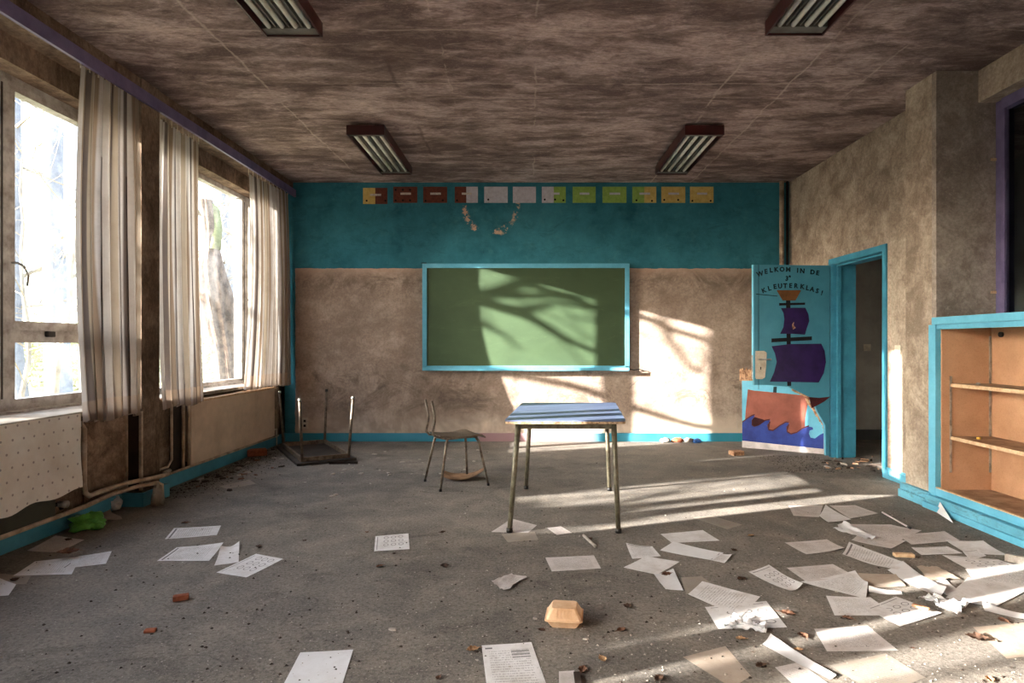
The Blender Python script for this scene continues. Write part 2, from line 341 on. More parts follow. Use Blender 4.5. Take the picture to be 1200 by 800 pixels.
# oilcloth with small dots
g = G('dotted_oilcloth', .55, .35); uv = g.xyz(); yy = g.ma('MULTIPLY', uv[1], 12.5); zz = g.ma('MULTIPLY', uv[2], 12.5)
row = g.ma('FLOOR', zz); yy = g.ma('ADD', yy, g.ma('MULTIPLY', row, .5))
dd = g.ma('ADD', g.ma('POWER', g.ma('SUBTRACT', g.ma('FRACT', yy), .5), 2), g.ma('POWER', g.ma('SUBTRACT', g.ma('FRACT', zz), .5), 2))
k = g.mx(g.mr(g.nz(3, 6, .7), .4, .75), lin(230, 227, 222), lin(204, 195, 186)); k = g.mx(g.mr(dd, .006, .012, .8, 0), k, lin(136, 126, 128)); g.col(k); M_OIL = g.m

# sheets of paper: different print
def paper_mat(name, kind, base=(220, 218, 220), dirt=.45):
    g = G(name, .8, .2); uv = g.xyz('UV'); u, v = uv[0], uv[1]; base = lin(*base); k = base
    ink = lin(96, 94, 98)
    rect = lambda a, b, c, d: g.ma('MULTIPLY', g.ma('MULTIPLY', g.ma('GREATER_THAN', u, a), g.ma('LESS_THAN', u, b)), g.ma('MULTIPLY', g.ma('GREATER_THAN', v, c), g.ma('LESS_THAN', v, d)))
    if kind in ('text', 'edge', 'table'):
        ln = g.ma('LESS_THAN', g.ma('FRACT', g.ma('MULTIPLY', v, 22)), .42); wd = g.nz(1, 2, .5, g.co('UV', (46, 22, 1)))
        k = g.mx(g.ma('MULTIPLY', g.ma('MULTIPLY', g.ma('MULTIPLY', ln, g.mr(wd, .46, .5)), rect(.12, .88, .14, .86)), .45), k, ink)
    if kind == 'edge': k = g.mx(g.ma('MULTIPLY', rect(.06, .92, .05, .085), .85), k, lin(70, 66, 70))
    if kind == 'table':
        k = g.mx(g.ma('MULTIPLY', g.ma('MULTIPLY', rect(.55, .9, .12, .3), g.ma('GREATER_THAN', g.ma('FRACT', g.ma('MULTIPLY', v, 16)), .35)), .6), k, lin(90, 90, 96))
        k = g.mx(g.ma('MULTIPLY', rect(.06, .2, .06, .09), .8), k, lin(60, 60, 64)); k = g.mx(g.ma('MULTIPLY', rect(.45, .95, .85, .9), .8), k, lin(80, 80, 84))
    if kind == 'circles':
        fu = g.ma('SUBTRACT', g.ma('FRACT', g.ma('MULTIPLY', u, 4.2)), .5); fv = g.ma('SUBTRACT', g.ma('FRACT', g.ma('MULTIPLY', v, 4.6)), .5)
        r = g.ma('SQRT', g.ma('ADD', g.ma('MULTIPLY', fu, fu), g.ma('MULTIPLY', fv, fv)))
        k = g.mx(g.ma('MULTIPLY', g.ma('MULTIPLY', g.mr(g.ma('ABSOLUTE', g.ma('SUBTRACT', r, .3)), .035, .06, 1, 0), rect(.22, .93, .2, .88)), .75), k, ink)
        k = g.mx(g.ma('MULTIPLY', rect(.08, .92, .06, .085), .7), k, ink)
    k = g.mx(g.mr(g.nz(7, 7, .75), .42, .75, 0, dirt), k, lin(134, 116, 98)); k = g.mx(g.mr(g.nz(30, 4, .8), .55, .75, 0, dirt*.6), k, lin(120, 112, 104))
    g.col(k); g.bump(g.nz(14, 4), .2, .004); return g.m
PM = {q: paper_mat('paper_'+q, q) for q in ('text', 'edge', 'table', 'circles')}
PM['blank'] = paper_mat('paper_blank', 'blank'); PM['white'] = paper_mat('paper_clean_white', 'blank', (222, 222, 226), .2)
PM['dirty'] = paper_mat('paper_dirty', 'text', (150, 142, 134), .6); PM['brown'] = paper_mat('paper_browned', 'blank', (176, 162, 150), .6); PM['grey'] = paper_mat('paper_grey_dusty', 'text', (204, 197, 196), .55)

# ------------------------------------------------------------------ the setting
XL, XR, YB, YF, H = -3.12, 3.32, 7.8, -2.6, 3.3
bx('floor', M_FLOOR, -3.7, 6.0, YF-.2, 9.6, -.12, 0, kind='structure')
bx('ceiling', M_CEIL, -3.7, 6.0, YF-.2, 9.6, H, H+.2, kind='structure')
bx('wall_back', M_BACK, -3.7, 3.58, YB, YB+.24, 0, H, kind='structure')
bx('wall_front', M_WALL, -3.7, 6.0, YF-.2, YF, 0, H, kind='structure')
# right wall with doorway (5.70..6.70), pilaster, cabinet niche under corridor window
t = MB(); t.box(XR, 3.56, 6.70, YB, 0, H); t.box(XR, 3.56, 4.98, 5.70, 0, H); t.box(XR, 3.56, 5.70, 6.70, 2.13, H)
t.build('wall_right', M_WALL, kind='structure')
pil = bx('trim_1', M_WALL, 3.07, 3.62, 4.66, 4.98, 0, H, kind='structure')
bx('pilaster_front', M_PILG, 3.072, 3.62, 4.61, 4.66, 0, H, parent=pil)
bx('trim_2', M_WALL, 3.39, 3.9, YF, 4.61, 3.06, H, kind='structure')                      # beam over corridor window
bx('wall_right_niche', M_CORR, 3.50, 3.62, YF, 4.61, 0, 1.40, kind='structure')
# corridor behind
t = MB(); t.box(5.4, 5.6, YF, 9.6, 0, H); t.box(3.56, 5.6, 7.95, 8.15, 0, H); t.build('wall_corridor', M_CORR, kind='structure')
bx('baseboard_corridor', M_BLACK, 3.58, 5.4, 7.92, 7.95, 0, .13, kind='structure')
sw = bx('light_switch', M_WHITE, 4.35, 4.44, 7.935, 7.95, 1.15, 1.24, label='white square light switch on the dark corridor wall beyond the doorway', cat='switch', bevel=.003)
bx('rocker', M_WHITE, 4.375, 4.415, 7.93, 7.936, 1.17, 1.22, parent=sw)
sw = bx('light_switch', M_WHITE, 3.308, 3.32, 5.45, 5.53, 1.15, 1.23, label='pale light switch on the sunlit wall right of the door frame', cat='switch', bevel=.003)
bx('rocker', M_WHITE, 3.303, 3.309, 5.47, 5.51, 1.165, 1.215, parent=sw)
sw = bx('wall_socket', M_WHITE, -2.9, -2.82, 7.788, 7.8, .16, .30, label='double wall socket low on the back wall behind the upturned table', cat='socket', bevel=.003)
bx('socket_hole', M_BLACK, -2.875, -2.845, 7.784, 7.789, .185, .215, parent=sw); bx('socket_hole', M_BLACK, -2.875, -2.845, 7.784, 7.789, .245, .275, parent=sw)

# left wall: parapet, lintel, piers
def parapet(y0, y1, x): return (-3.6, x, y0, y1, 0, .77)
t = MB(); t.box(*parapet(YF, 5.5, XL)); t.box(*parapet(5.5, 7.45, -3.2)); t.box(*parapet(7.45, YB, XL))
t.box(-3.6, -3.3, YF, YB, 3.03, H); t.box(-3.6, XL, 7.62, YB, 0, H)
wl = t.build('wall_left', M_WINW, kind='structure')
bx('brown_panel', M_BOARD, XL, XL+.012, 4.27, 4.725, .13, .72, parent=wl)
bx('panel_batten', M_PIPE, XL+.012, XL+.024, 4.70, 4.722, .13, .72, parent=wl)
bays = [(YF, -1.45-.05), (-1.27, 1.55), (1.78, 4.73), (4.96, YB)]
for i, (a, bq) in enumerate([(-1.5, -1.27), (1.55, 1.78), (4.73, 4.96)]):
    t = MB().box(-3.32, -3.0, a, bq, 0, H)
    t.box(-3.6, -3.32, a+(.15 if i == 2 else 0), bq, 0, H)
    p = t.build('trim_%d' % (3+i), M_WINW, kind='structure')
    if i == 2:
        bx('sooty_panel', M_SOOT, -3.12, -3.004, a-.012, a, .11, .70, parent=p)
        bx('corner_bead', M_PIPE, -3.012, -2.992, a-.014, a+.006, .11, .72, parent=p)
# window board inside
bx('trim_6', M_SILL, -3.46, -3.06, YF, 4.73, .745, .778, kind='structure', bevel=.006)
bx('trim_7', M_SILL, -3.46, -3.14, 4.96, 7.62, .745, .778, kind='structure', bevel=.006)
# ceiling curtain rail fascia
bx('trim_8', M_PURP, -3.0, -2.975, YF, YB, 3.115, 3.205, kind='structure')
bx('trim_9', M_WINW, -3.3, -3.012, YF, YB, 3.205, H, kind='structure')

# windows
def window(idx, y0, y1, mull, trans):
    w_ = empty('window_%d' % idx, (-3.5, (y0+y1)/2, .8), kind='structure')
    x0, x1 = -3.53, -3.45
    t = MB(); t.box(x0, x1, y0, y1, .77, .83); t.box(x0, x1, y0, y1, 2.98, 3.03); t.box(x0, x1, y0, y0+.06, .83, 2.98); t.box(x0, x1, y1-.06, y1, .83, 2.98)
    t.box(x1, x1+.03, y0, y1, .77, .795)
    t.build('window_frame', M_ALU, w_)
    ed = [y0+.06]+mull+[y1-.06]
    for m in mull:
        bx('mullion', M_ALU, x0, x1+.015, m-.06, m+.06, .82, 2.99, parent=w_, bevel=.004); bx('mullion_groove', M_BLACK, x1+.015, x1+.018, m-.006, m+.006, .88, 2.95, parent=w_)
    for i in range(len(ed)-1):
        a = ed[i]+(.06 if i else 0); c = ed[i+1]-(.06 if i < len(ed)-2 else 0)
        if i in trans:
            s = MB()
            for z0, z1 in ((.83, .87), (1.25, 1.31), (1.335, 1.395), (2.93, 2.98)): s.box(x0+.01, x1+.01, a, c, z0, z1)
            s.box(x0+.012, x1+.013, a, a+.045, .83, 2.98); s.box(x0+.012, x1+.013, c-.045, c, .83, 2.98)
            s.build('sash', M_ALU, w_)
            bx('transom', M_ALU, x0, x1, a, c, 1.31, 1.335, parent=w_)
            bx('window_catch', M_BLACK, x1+.01, x1+.035, a+.3, a+.37, 1.29, 1.33, parent=w_, bevel=.006)
            h = MB().tube([(x1+.01, a+.02, 1.78), (x1+.05, a+.02, 1.78), (x1+.07, a+.05, 1.76), (x1+.075, a+.08, 1.70), (x1+.07, a+.075, 1.63)], .008, 8).build('window_handle', M_CHROME, w_, smooth=True)
            for (z0, z1) in ((.87, 1.25), (1.395, 2.93)): bx('pane', M_GLASS, -3.492, -3.488, a+.045, c-.045, z0, z1, parent=w_)
        else: bx('pane', M_GLASS, -3.492, -3.488, a, c, .83, 2.98, parent=w_)
    return w_
window(1, 1.78, 4.88, [2.86, 3.98], [2])
window(2, 4.96, 7.62, [6.09, 7.37], [2])
window(3, -1.27, 1.55, [-.15, .95], [2])
window(4, YF, -1.5, [], [])

# baseboards
t = MB(); t.box(XL, XL+.02, YF, 4.70, 0, .10); t.box(XL, XL+.02, 4.98, YB, 0, .11); t.build('baseboard_left', M_TEAL, kind='structure')
t = MB(); t.box(XL, -2.935, 4.65, 4.67, 0, .105); t.box(-2.955, -2.935, 4.67, 4.99, 0, .105); t.box(XL, -2.955, 4.97, 4.99, 0, .105); t.build('baseboard_pier', M_TEAL, kind='structure')
bx('baseboard_back', M_BBACK, XL, 3.3, YB-.02, YB, 0, .105, kind='structure')
t = MB(); t.box(XR-.025, XR, 4.98, 5.69, 0, .085); t.box(XR-.012, XR, 4.98, 5.69, .085, .10); t.build('baseboard_right', M_TEALB, kind='structure')
t = MB(); t.box(3.035, 3.07, 4.64, 5.0, 0, .11); t.box(3.02, 3.07, 4.64, 5.0, 0, .06); t.build('baseboard_pilaster', M_TEALW, kind='structure')

# corner conduit
t = empty('wall_pipe', (3.22, 7.72, 0), 'pale vertical heating pipe in the corner behind the open door', 'pipe')
MB().tube([(3.2, 7.74, .1), (3.2, 7.74, 3.3)], .028, 12).build('pipe_run', M_PIPE, t, smooth=True)
MB().tube([(3.275, 7.75, .1), (3.275, 7.75, 3.3)], .016, 10).build('thin_pipe_run', M_SOOT, t, smooth=True)

# door frame
t = MB()
t.box(XR-.015, XR, 5.66, 5.72, 0, 2.17); t.box(XR-.015, XR, 6.68, 6.745, 0, 2.17); t.box(XR-.015, XR, 5.72, 6.68, 2.11, 2.17)
t.box(XR, 3.57, 5.70, 5.725, 0, 2.13); t.box(XR, 3.57, 6.675, 6.70, 0, 2.13); t.box(XR, 3.57, 5.725, 6.675, 2.105, 2.13)
t.box(3.36, 3.40, 6.655, 6.675, 0, 2.105); t.box(3.36, 3.40, 5.725, 6.655, 2.085, 2.105)
t.build('door_frame_1', M_TEAL, kind='structure')

# door leaf: upper part nearly parallel to the back wall, lower part broken off and swung further back
door = empty('door_1', (3.3, 6.70, 0), kind='structure')
H0 = Vector((3.29, 6.69, 0)); E0 = Vector((2.44, 6.62, 0)); ud = (E0-H0).normalized(); nd = Vector((ud.y, -ud.x, 0))
if nd.y > 0: nd = -nd
L = (E0-H0).length
def dpx(px, py, off=0.0):                        # photo px -> (s from hinge, z) on the upper leaf's plane
    ray = Vector(((px-VX)/F, 1, (VY-py)/F)); o = Vector((0, 0, CH)); k_ = (H0-o).dot(nd)/ray.dot(nd); p = o+ray*k_
    return ((p-H0).dot(ud), p.z)
def dfn(s_, z_, d): return H0+ud*s_+nd*d+Vector((0, 0, z_))
def dpoly(name, pts, mat, parent, d0=0.002, d1=0.006, label=None):
    return MB().prism([dpx(*p) for p in pts], dfn, d0, d1).build(name, mat, parent, label)
up = [dpx(882, 310), dpx(973, 311)]
ztop = 2.10
leafpoly = [(0, ztop), (L, ztop), (L, dpx(882, 444)[1]), (dpx(884, 451)[0], dpx(884, 451)[1]), dpx(900, 451), dpx(925, 453), dpx(941, 461), dpx(952, 466), dpx(958, 482), dpx(967, 498), (dpx(968, 520)[0], .02), (0, .02)]
leafpoly = [(max(0, min(L, a)), b_) for a, b_ in leafpoly]
M_DOOR = teal('door_teal_paint', lin(78, 150, 174), lin(66, 134, 158), .75)
upl = MB().prism(leafpoly, dfn, -.036, 0).build('upper_leaf', M_DOOR, door)
MB().prism([(L-.002, ztop), (L+.012, ztop), (L+.012, leafpoly[2][1]), (L-.002, leafpoly[2][1])], dfn, -.038, .002).build('edge_strip', M_TEALB, door, 'pale teal free edge of the door')
MB().prism([(L-.05, ztop), (L-.046, ztop), (L-.046, .75), (L-.05, .75)], dfn, .0, .003).build('edge_groove', M_LETT, upl)
# painted ship on the upper leaf
dpoly('basket', [(910, 340), (938.5, 340), (932, 352), (917, 352)], M_BASK, upl)
dpoly('mast', [(921, 352), (926, 352), (927, 452), (922.5, 452)], M_BLKP, upl, .001, .004)
dpoly('yard', [(913, 355), (943, 354.5), (943, 357), (913, 358)], M_BLKP, upl, .002, .008)
dpoly('yard', [(904, 396.5), (951, 394), (951, 398.5), (904, 401)], M_BLKP, upl, .002, .008)
dpoly('sail', [(915, 361), (930, 360.5), (943.5, 360.5), (947, 368), (948, 376), (945, 385), (943, 392), (928, 391), (914, 391), (918, 383), (919, 374), (918, 367)], M_SAIL, upl, .003, .006)
dpoly('sail', [(904, 405.5), (925, 403), (962, 402.5), (966, 411), (967.5, 424), (965, 437), (959, 448), (935, 447.5), (902, 447), (907, 436), (910, 424), (908, 414)], M_SAIL, upl, .003, .006)
dpoly('paint_scar', [(928, 380), (930, 377), (929.5, 381), (932, 384), (929, 386), (928, 383)], M_BARE, upl, .006, .009)
dpoly('bowsprit', [(948, 465), (960, 466), (973, 464.5), (966, 470), (957, 475), (951, 478)], M_OUTL, upl, .002, .005)
dpoly('rope_line', [(886, 344), (911, 346.5), (911, 347.2), (886, 345)], M_LETT, upl, .001, .003)
MB().prism([(L-.22, .06), (L, .06), (L, .07), (L-.22, .07)], dfn, -.03, -.028)
# escutcheon and handle
esc = MB().prism([dpx(885, 411), dpx(895, 411), dpx(898, 413), dpx(897.5, 428), dpx(896, 442), dpx(893, 444), dpx(886, 444), dpx(885, 442)], dfn, .001, .009).build('escutcheon', M_WHITE, door, 'cream lock plate of the door')
hs, hz = dpx(889, 421)
MB().tube([dfn(hs, hz, .005), dfn(hs, hz, .05), dfn(hs-.02, hz, .055), dfn(hs-.115, hz+.002, .055)], .009, 8).build('door_handle', M_CHROME, esc, smooth=True)
ks, kz = dpx(891, 431); MB().prism([(ks-.006, kz+.012), (ks+.006, kz+.012), (ks+.004, kz-.018), (ks-.004, kz-.018)], dfn, .008, .011).build('keyhole', M_BLACK, esc)
MB().prism([(L+.001, 1.12), (L+.016, 1.12), (L+.016, .86), (L+.001, .86)], dfn, -.03, -.006).build('latch_plate', M_CHROME, door)
# lettering
def word(chars, size=.075):
    """chars: list of (char, px, py, tilt)"""
    vs, fs = [], []
    for ch, px, py, tilt in chars:
        cu = bpy.data.curves.new('t', 'FONT'); cu.body = ch; cu.size = size if ch != 'e' else size*.6; cu.extrude = .0015; cu.offset = .0025; cu.align_x = 'CENTER'; cu.align_y = 'CENTER'; cu.resolution_u = 2
        ob = bpy.data.objects.new('t', cu); me = ob.to_mesh(); s0, z0 = dpx(px, py); b_ = len(vs)
        ca, sa = math.cos(math.radians(tilt)), math.sin(math.radians(tilt))
        for v in me.vertices:
            a, c_ = v.co.x*ca-v.co.y*sa, v.co.x*sa+v.co.y*ca
            vs.append(tuple(dfn(s0-a, z0+c_, .003+v.co.z)))
        for p in me.polygons: fs.append(tuple(b_+i for i in p.vertices))
        ob.to_mesh_clear(); bpy.data.objects.remove(ob); bpy.data.curves.remove(cu)
    m = MB(); m.v = vs; m.f = fs; return m
word([('W', 890.5, 321, 14), ('E', 897.5, 318.3, 8), ('L', 903.5, 316.7, 5), ('K', 909.5, 316, 3), ('O', 916.3, 315.7, 0), ('M', 923.5, 316, -2)], .07).build('lettering', M_LETT, upl, 'dark WELKOM lettering')
word([('I', 934.5, 317, -3), ('N', 940, 317.6, -5), ('D', 952, 319, -6), ('E', 958, 320, -8)], .07).build('lettering', M_LETT, upl, 'dark IN DE lettering')
word([('3', 922, 326.5, -5), ('e', 925.3, 323.4, 0)], .07).build('lettering', M_LETT, upl, 'small dark ordinal numeral lettering')
word([('K', 895, 340.5, 22), ('L', 901.5, 338, 14), ('E', 908, 336, 9), ('U', 914, 335.3, 4), ('T', 920, 335, 0), ('E', 926.3, 334.8, -2), ('R', 932.5, 335, -5), ('K', 940, 336, -7), ('L', 946, 337.6, -10), ('A', 951.5, 339, -12), ('S', 957.5, 341, -14), ('!', 963, 343.3, -16)], .07).build('lettering', M_LETT, upl, 'dark KLEUTERKLAS! lettering')
# lower broken panel: swung back to the wall
B0 = fl(968, 532); B1 = fl(870, 524); u2 = (B1-B0).normalized(); n2 = Vector((u2.y, -u2.x, 0)); n2 = -n2 if n2.y > 0 else n2
def epx(px, py):
    ray = Vector(((px-VX)/F, 1, (VY-py)/F)); o = Vector((0, 0, CH)); k_ = (B0-o).dot(n2)/ray.dot(n2); p = o+ray*k_; return ((p-B0).dot(u2), p.z)
def efn(s_, z_, d): return B0+u2*s_+n2*d+Vector((0, 0, z_))
def epoly(name, pts, mat, parent, d0=.002, d1=.006, label=None): return MB().prism([epx(*p) for p in pts], efn, d0, d1).build(name, mat, parent, label)
low = epoly('lower_leaf', [(869.5, 446), (884, 446), (884, 450), (905, 451), (925, 453), (941, 461), (951, 467), (956, 482), (966, 498), (969, 510), (968.5, 533), (869.8, 524)], M_TEALB, door, -.038, 0)
epoly('hull', [(876.5, 456), (884, 457.5), (922, 461), (950, 464), (946, 476), (943.5, 490), (943, 506), (905, 510), (872.5, 500), (874, 480)], M_SHIPB, low, .001, .004)
epoly('mast_foot', [(906.5, 453), (910.5, 453), (910, 460), (906, 459.5)], M_LETT, low, .001, .004)
wave = [(870, 495), (877, 490), (882, 487), (885, 486.5), (881, 492), (881, 498), (884, 500), (890, 498), (897, 493), (903, 492), (899, 498), (900.5, 504), (906, 505), (914, 499), (921, 495), (925, 495.5), (921.5, 500), (922, 506), (927, 509), (934, 507), (941, 502), (948, 499.5), (952.5, 500.5), (953, 503), (949, 504), (948, 508), (950, 512.5), (955, 513.5), (961, 509), (966.5, 506.5), (967.5, 526), (870, 516)]
epoly('wave', wave, M_SEA, low, .006, .009)
epoly('wave_outline', [(x_, y_-1.6) for x_, y_ in wave[:22]]+[(x_, y_+2) for x_, y_ in reversed(wave[:22])], M_OUTL, low, .004, .0072)
epoly('kick_strip', [(869.8, 516), (968, 526), (968.5, 533), (869.8, 524)], M_LIP, low, .002, .008, 'dusty white strip along the foot of the door')
for i in range(8):
    a = 866.5+i*2.3; t_ = random.uniform(0, 3); epoly('splinter', [(a, 432+t_), (a+1.9, 430+t_*1.5), (a+2, 446.5), (a, 446.5)], M_BARE, low, -.034, -.006)
for i, (a, b_) in enumerate([((945, 466), (953, 480)), ((950, 468), (957, 488)), ((955, 470), (961, 494)), ((960, 480), (964, 498)), ((965, 499), (971, 513)), ((938, 461), (948, 466)), ((928, 456), (940, 462)), ((952, 474), (958, 486))]):
    p0 = efn(*epx(*a), .02+.004*(i % 3)); p1 = efn(*epx(*b_), .012)
    MB().tube([p0, p0.lerp(p1, .5)+Vector((random.uniform(-.01, .01), 0, .004)), p1], [.012, .017, .006], 5).build('splinter', M_BARE, low)

# chalkboard
cb = empty('chalkboard', (0, YB, .9), 'green chalkboard in a bright teal frame on the back wall', 'chalkboard')
bx('writing_surface', M_CHALK, -1.31, 1.23, YB-.035, YB, .93, 2.22, parent=cb)
for a in ((-1.355, 1.275, YB-.05, YB, 2.205, 2.262), (-1.355, -1.298, YB-.05, YB, .92, 2.205), (1.218, 1.275, YB-.05, YB, .92, 2.205), (-1.355, 1.275, YB-.05, YB, .91, .965)): bx('frame_rail', M_TEALB, *a, parent=cb, bevel=.003)
bx('chalk_tray', M_TEALB, -1.345, 1.26, YB-.10, YB-.05, .905, .925, parent=cb, bevel=.003); bx('tray_lip', M_TEALB, -1.345, 1.26, YB-.108, YB-.10, .905, .945, parent=cb)
MB().tube([(1.275, YB-.03, .92), (1.34, YB-.03, .91), (1.40, YB-.035, .92), (1.46, YB-.035, .90)], .006, 6).build('hook', M_BLACK, cb, smooth=True)
bx('corner_clip', M_BLACK, -1.365, -1.30, YB-.06, YB-.05, 2.262, 2.272, parent=cb)

# row of counting cards
cards = [(425.5, 454, 'yb', ((.15, .2), (.92, .2)), 'card split yellow and brown, first of the row from the windows'),
 (461, 489, 'b', ((.1, .15), (.4, .15), (.7, .15), (.1, .8), (.4, .8), (.7, .8)), 'brown card with six black dots, second from the left'),
 (496, 524, 'b', ((.1, .12), (.82, .15)), 'plain brown card with two dots at its lower corners, third from the left'),
 (533, 560, 'bw', ((.1, .15),), 'card split brown and white above the chipped paint ring'),
 (567.5, 595, 'w', ((.17, .2),), 'white card with one black dot near its lower left corner'),
 (601, 628, 'w', (), 'white card without any dots, between white neighbour and white and green card'),
 (635, 663, 'wg', ((.12, .2), (.55, .2), (.9, .15)), 'card split white and green with three dots'),
 (671, 698, 'g', (), 'green card nearest the white and green one, above the board'),
 (706, 734, 'g', (), 'green card above the top right corner of the chalkboard'),
 (741, 769, 'gy', ((.17, .15), (.82, .12)), 'card split green and yellow with two dots'),
 (775, 803, 'y', ((.12, .18), (.7, .18)), 'yellow card second from the right end of the row'),
 (808.5, 836, 'y', ((.1, .12), (.88, .12)), 'yellow card at the right end of the row')]
CM = {'y': M_BURLAP, 'b': M_CBR, 'w': M_CWH, 'g': M_CGR}
for i, (a, b_, kd, dots, lab) in enumerate(cards):
    x0 = (a-VX)/91.8; x1 = (b_-VX)/91.8; zc = 1.24+(403-227.5)/91.8+(-.005 if i else -.02); z0, z1 = zc-.105, zc+.1
    r = empty('counting_card', ((x0+x1)/2, YB, z0), lab, 'card', 'counting cards along the top of the back wall')
    if len(kd) == 1: bx('card_sheet', CM[kd], x0, x1, YB-.004, YB, z0, z1, parent=r)
    else:
        xm = (x0+x1)/2; bx('card_half', CM[kd[0]], x0, xm, YB-.004, YB, z0, z1, parent=r); bx('card_half', CM[kd[1]], xm, x1, YB-.004, YB, z0, z1, parent=r)
    bx('name_strip', M_LABEL if kd[0] in 'by' and i < 4 else M_CWH, x0+.09, x1-.08, YB-.006, YB-.004, zc-.012+.01, zc+.014+.01, parent=r)
    for u_, v_ in dots:
        cx, cz = x0+u_*(x1-x0), z0+v_*(z1-z0); q = MB(); q.prism([(cx+.013*math.cos(t_*math.pi/5), cz+.013*math.sin(t_*math.pi/5)) for t_ in range(10)], lambda u, v, d: (u, d, v), YB-.0065, YB-.004).build('dot', M_INK, r)

# ceiling lamps
def lamp(x0, x1, y0, y1, lab):
    r = empty('ceiling_lamp', ((x0+x1)/2, (y0+y1)/2, H), lab, 'lamp', 'fluorescent ceiling lamps'); z0, z1 = 3.185, 3.275
    for a in ((x0, x0+.012, y0, y1), (x1-.012, x1, y0, y1), (x0+.012, x1-.012, y0, y0+.012), (x0+.012, x1-.012, y1-.012, y1)): bx('side_panel', M_MAR, *a, z0, z1, parent=r)
    bx('top_plate', M_MAR, x0+.012, x1-.012, y0+.012, y1-.012, z1-.01, z1, parent=r)
    bx('reflector', M_REFL, x0+.012, x1-.012, y0+.012, y1-.012, z1-.03, z1-.012, parent=r)
    bx('end_plate', M_REFL, x0+.012, x1-.012, y0+.012, y0+.075, z0+.012, z1-.03, parent=r); bx('end_plate', M_REFL, x0+.012, x1-.012, y1-.09, y1-.012, z0+.012, z1-.03, parent=r)
    n = 4; wd = (x1-x0-.03)/n
    for i in range(n):
        cx = x0+.015+wd*(i+.5)
        MB().tube([(cx, y0+.075, z0+.026), (cx, y1-.09, z0+.026)], .0165, 10).build('lamp_tube', M_TUBE, r, smooth=True)
        if i: bx('louvre', M_REFL, cx-wd/2-.004, cx-wd/2+.004, y0+.075, y1-.09, z0+.02, z1-.03, parent=r)
    bx('mount', M_SILL, (x0+x1)/2-.08, (x0+x1)/2+.07, y0+.05, y0+.12, z1, H, parent=r); bx('mount', M_SILL, (x0+x1)/2-.08, (x0+x1)/2+.07, y1-.12, y1-.05, z1, H, parent=r)
lamp(-1.70, -1.345, 5.68, 7.03, 'maroon framed strip lamp on the ceiling near the back wall, window side')
lamp(1.45, 1.815, 5.68, 7.03, 'maroon framed strip lamp on the ceiling near the back wall, door side')
lamp(-1.67, -1.31, 2.5, 3.88, 'maroon framed strip lamp cut by the top edge, window side')
lamp(1.49, 1.855, 2.5, 3.86, 'maroon framed strip lamp cut by the top edge, door side')

# ------------------------------------------------------------------ curtains
def curtain(top, mid, bot, nf, amp, seed, lab, zt=3.145, zb=.70, tuck=0):
    def fn(u, v):
        z = zt+(zb-zt)*v; e = 1-v
        a = [Vector(q) for q in (top[0], mid[0], bot[0])]; b_ = [Vector(q) for q in (top[1], mid[1], bot[1])]
        bz = lambda P: P[0]*(1-v)*(1-2*v)+P[1]*4*v*(1-v)+P[2]*v*(2*v-1)
        p = bz(a).lerp(bz(b_), u); d = (bz(b_)-bz(a)).normalized(); n_ = Vector((-d.y, d.x))
        if n_.x < 0: n_ = -n_
        ph = 2*math.pi*(nf*u+.35*noise.noise(Vector((u*4, v*1.3, seed)))) ; am = amp*(.55+.6*v)*(1+.6*noise.noise(Vector((u*5, v, seed+4))))
        q = p+n_*(am*math.sin(ph)+.3*am*math.sin(2.3*ph+seed))+d*(.35*am*math.sin(2*ph))
        sag = -.015*abs(math.sin(ph/2)) if v < .02 else 0
        return (q.x, q.y, z+sag+(.012*math.sin(ph)+.01*math.sin(u*9+seed))*(v > .97))
    r = empty('curtain', (top[0][0], (top[0][1]+top[1][1])/2, zb), lab, 'curtain', 'striped curtains at the windows')
    m = MB().grid(fn, nf*14, 60).build('curtain_cloth', M_CURT, r, smooth=True)
    for i in range(nf+1):
        y = top[0][1]+(top[1][1]-top[0][1])*i/nf; x = top[0][0]+(top[1][0]-top[0][0])*i/nf
        MB().tube([(x, y, zt-.02), (x, y, zt+.055)], .005, 6).build('curtain_hook', M_WHITE, r)
curtain(((-3.06, 4.17), (-3.015, 4.71)), ((-3.05, 4.10), (-3.005, 4.71)), ((-3.04, 4.17), (-3.0, 4.71)), 7, .028, 1.0, 'striped curtain before the near pier, nearest the camera')
curtain(((-3.12, 5.16), (-3.12, 5.77)), ((-3.12, 5.14), (-3.12, 5.80)), ((-3.09, 5.14), (-3.06, 5.74)), 7, .024, 5.0, 'striped curtain on the far side of the brown pier, middle one of the three', zb=.69)
curtain(((-3.13, 6.82), (-3.05, 7.72)), ((-3.12, 6.82), (-3.03, 7.74)), ((-3.11, 6.62), (-3.02, 7.72)), 10, .022, 9.0, 'sunlit striped curtain in the corner by the teal wall', zb=.735)

for a, b_, sd, lab in ((1.80, 2.75, 15.0, 'unseen striped curtain added to shade the bookcase, near end of the near window'), (1.32, 1.53, 19.0, 'unseen striped curtain added to limit the sun, by the pier beside the camera')):  # out-of-view curtains added to keep sun off the bookcase and pilaster
    curtain(((-3.12, a), (-3.12, b_)), ((-3.12, a), (-3.12, b_)), ((-3.10, a), (-3.10, b_)), 7, .02, sd, lab)

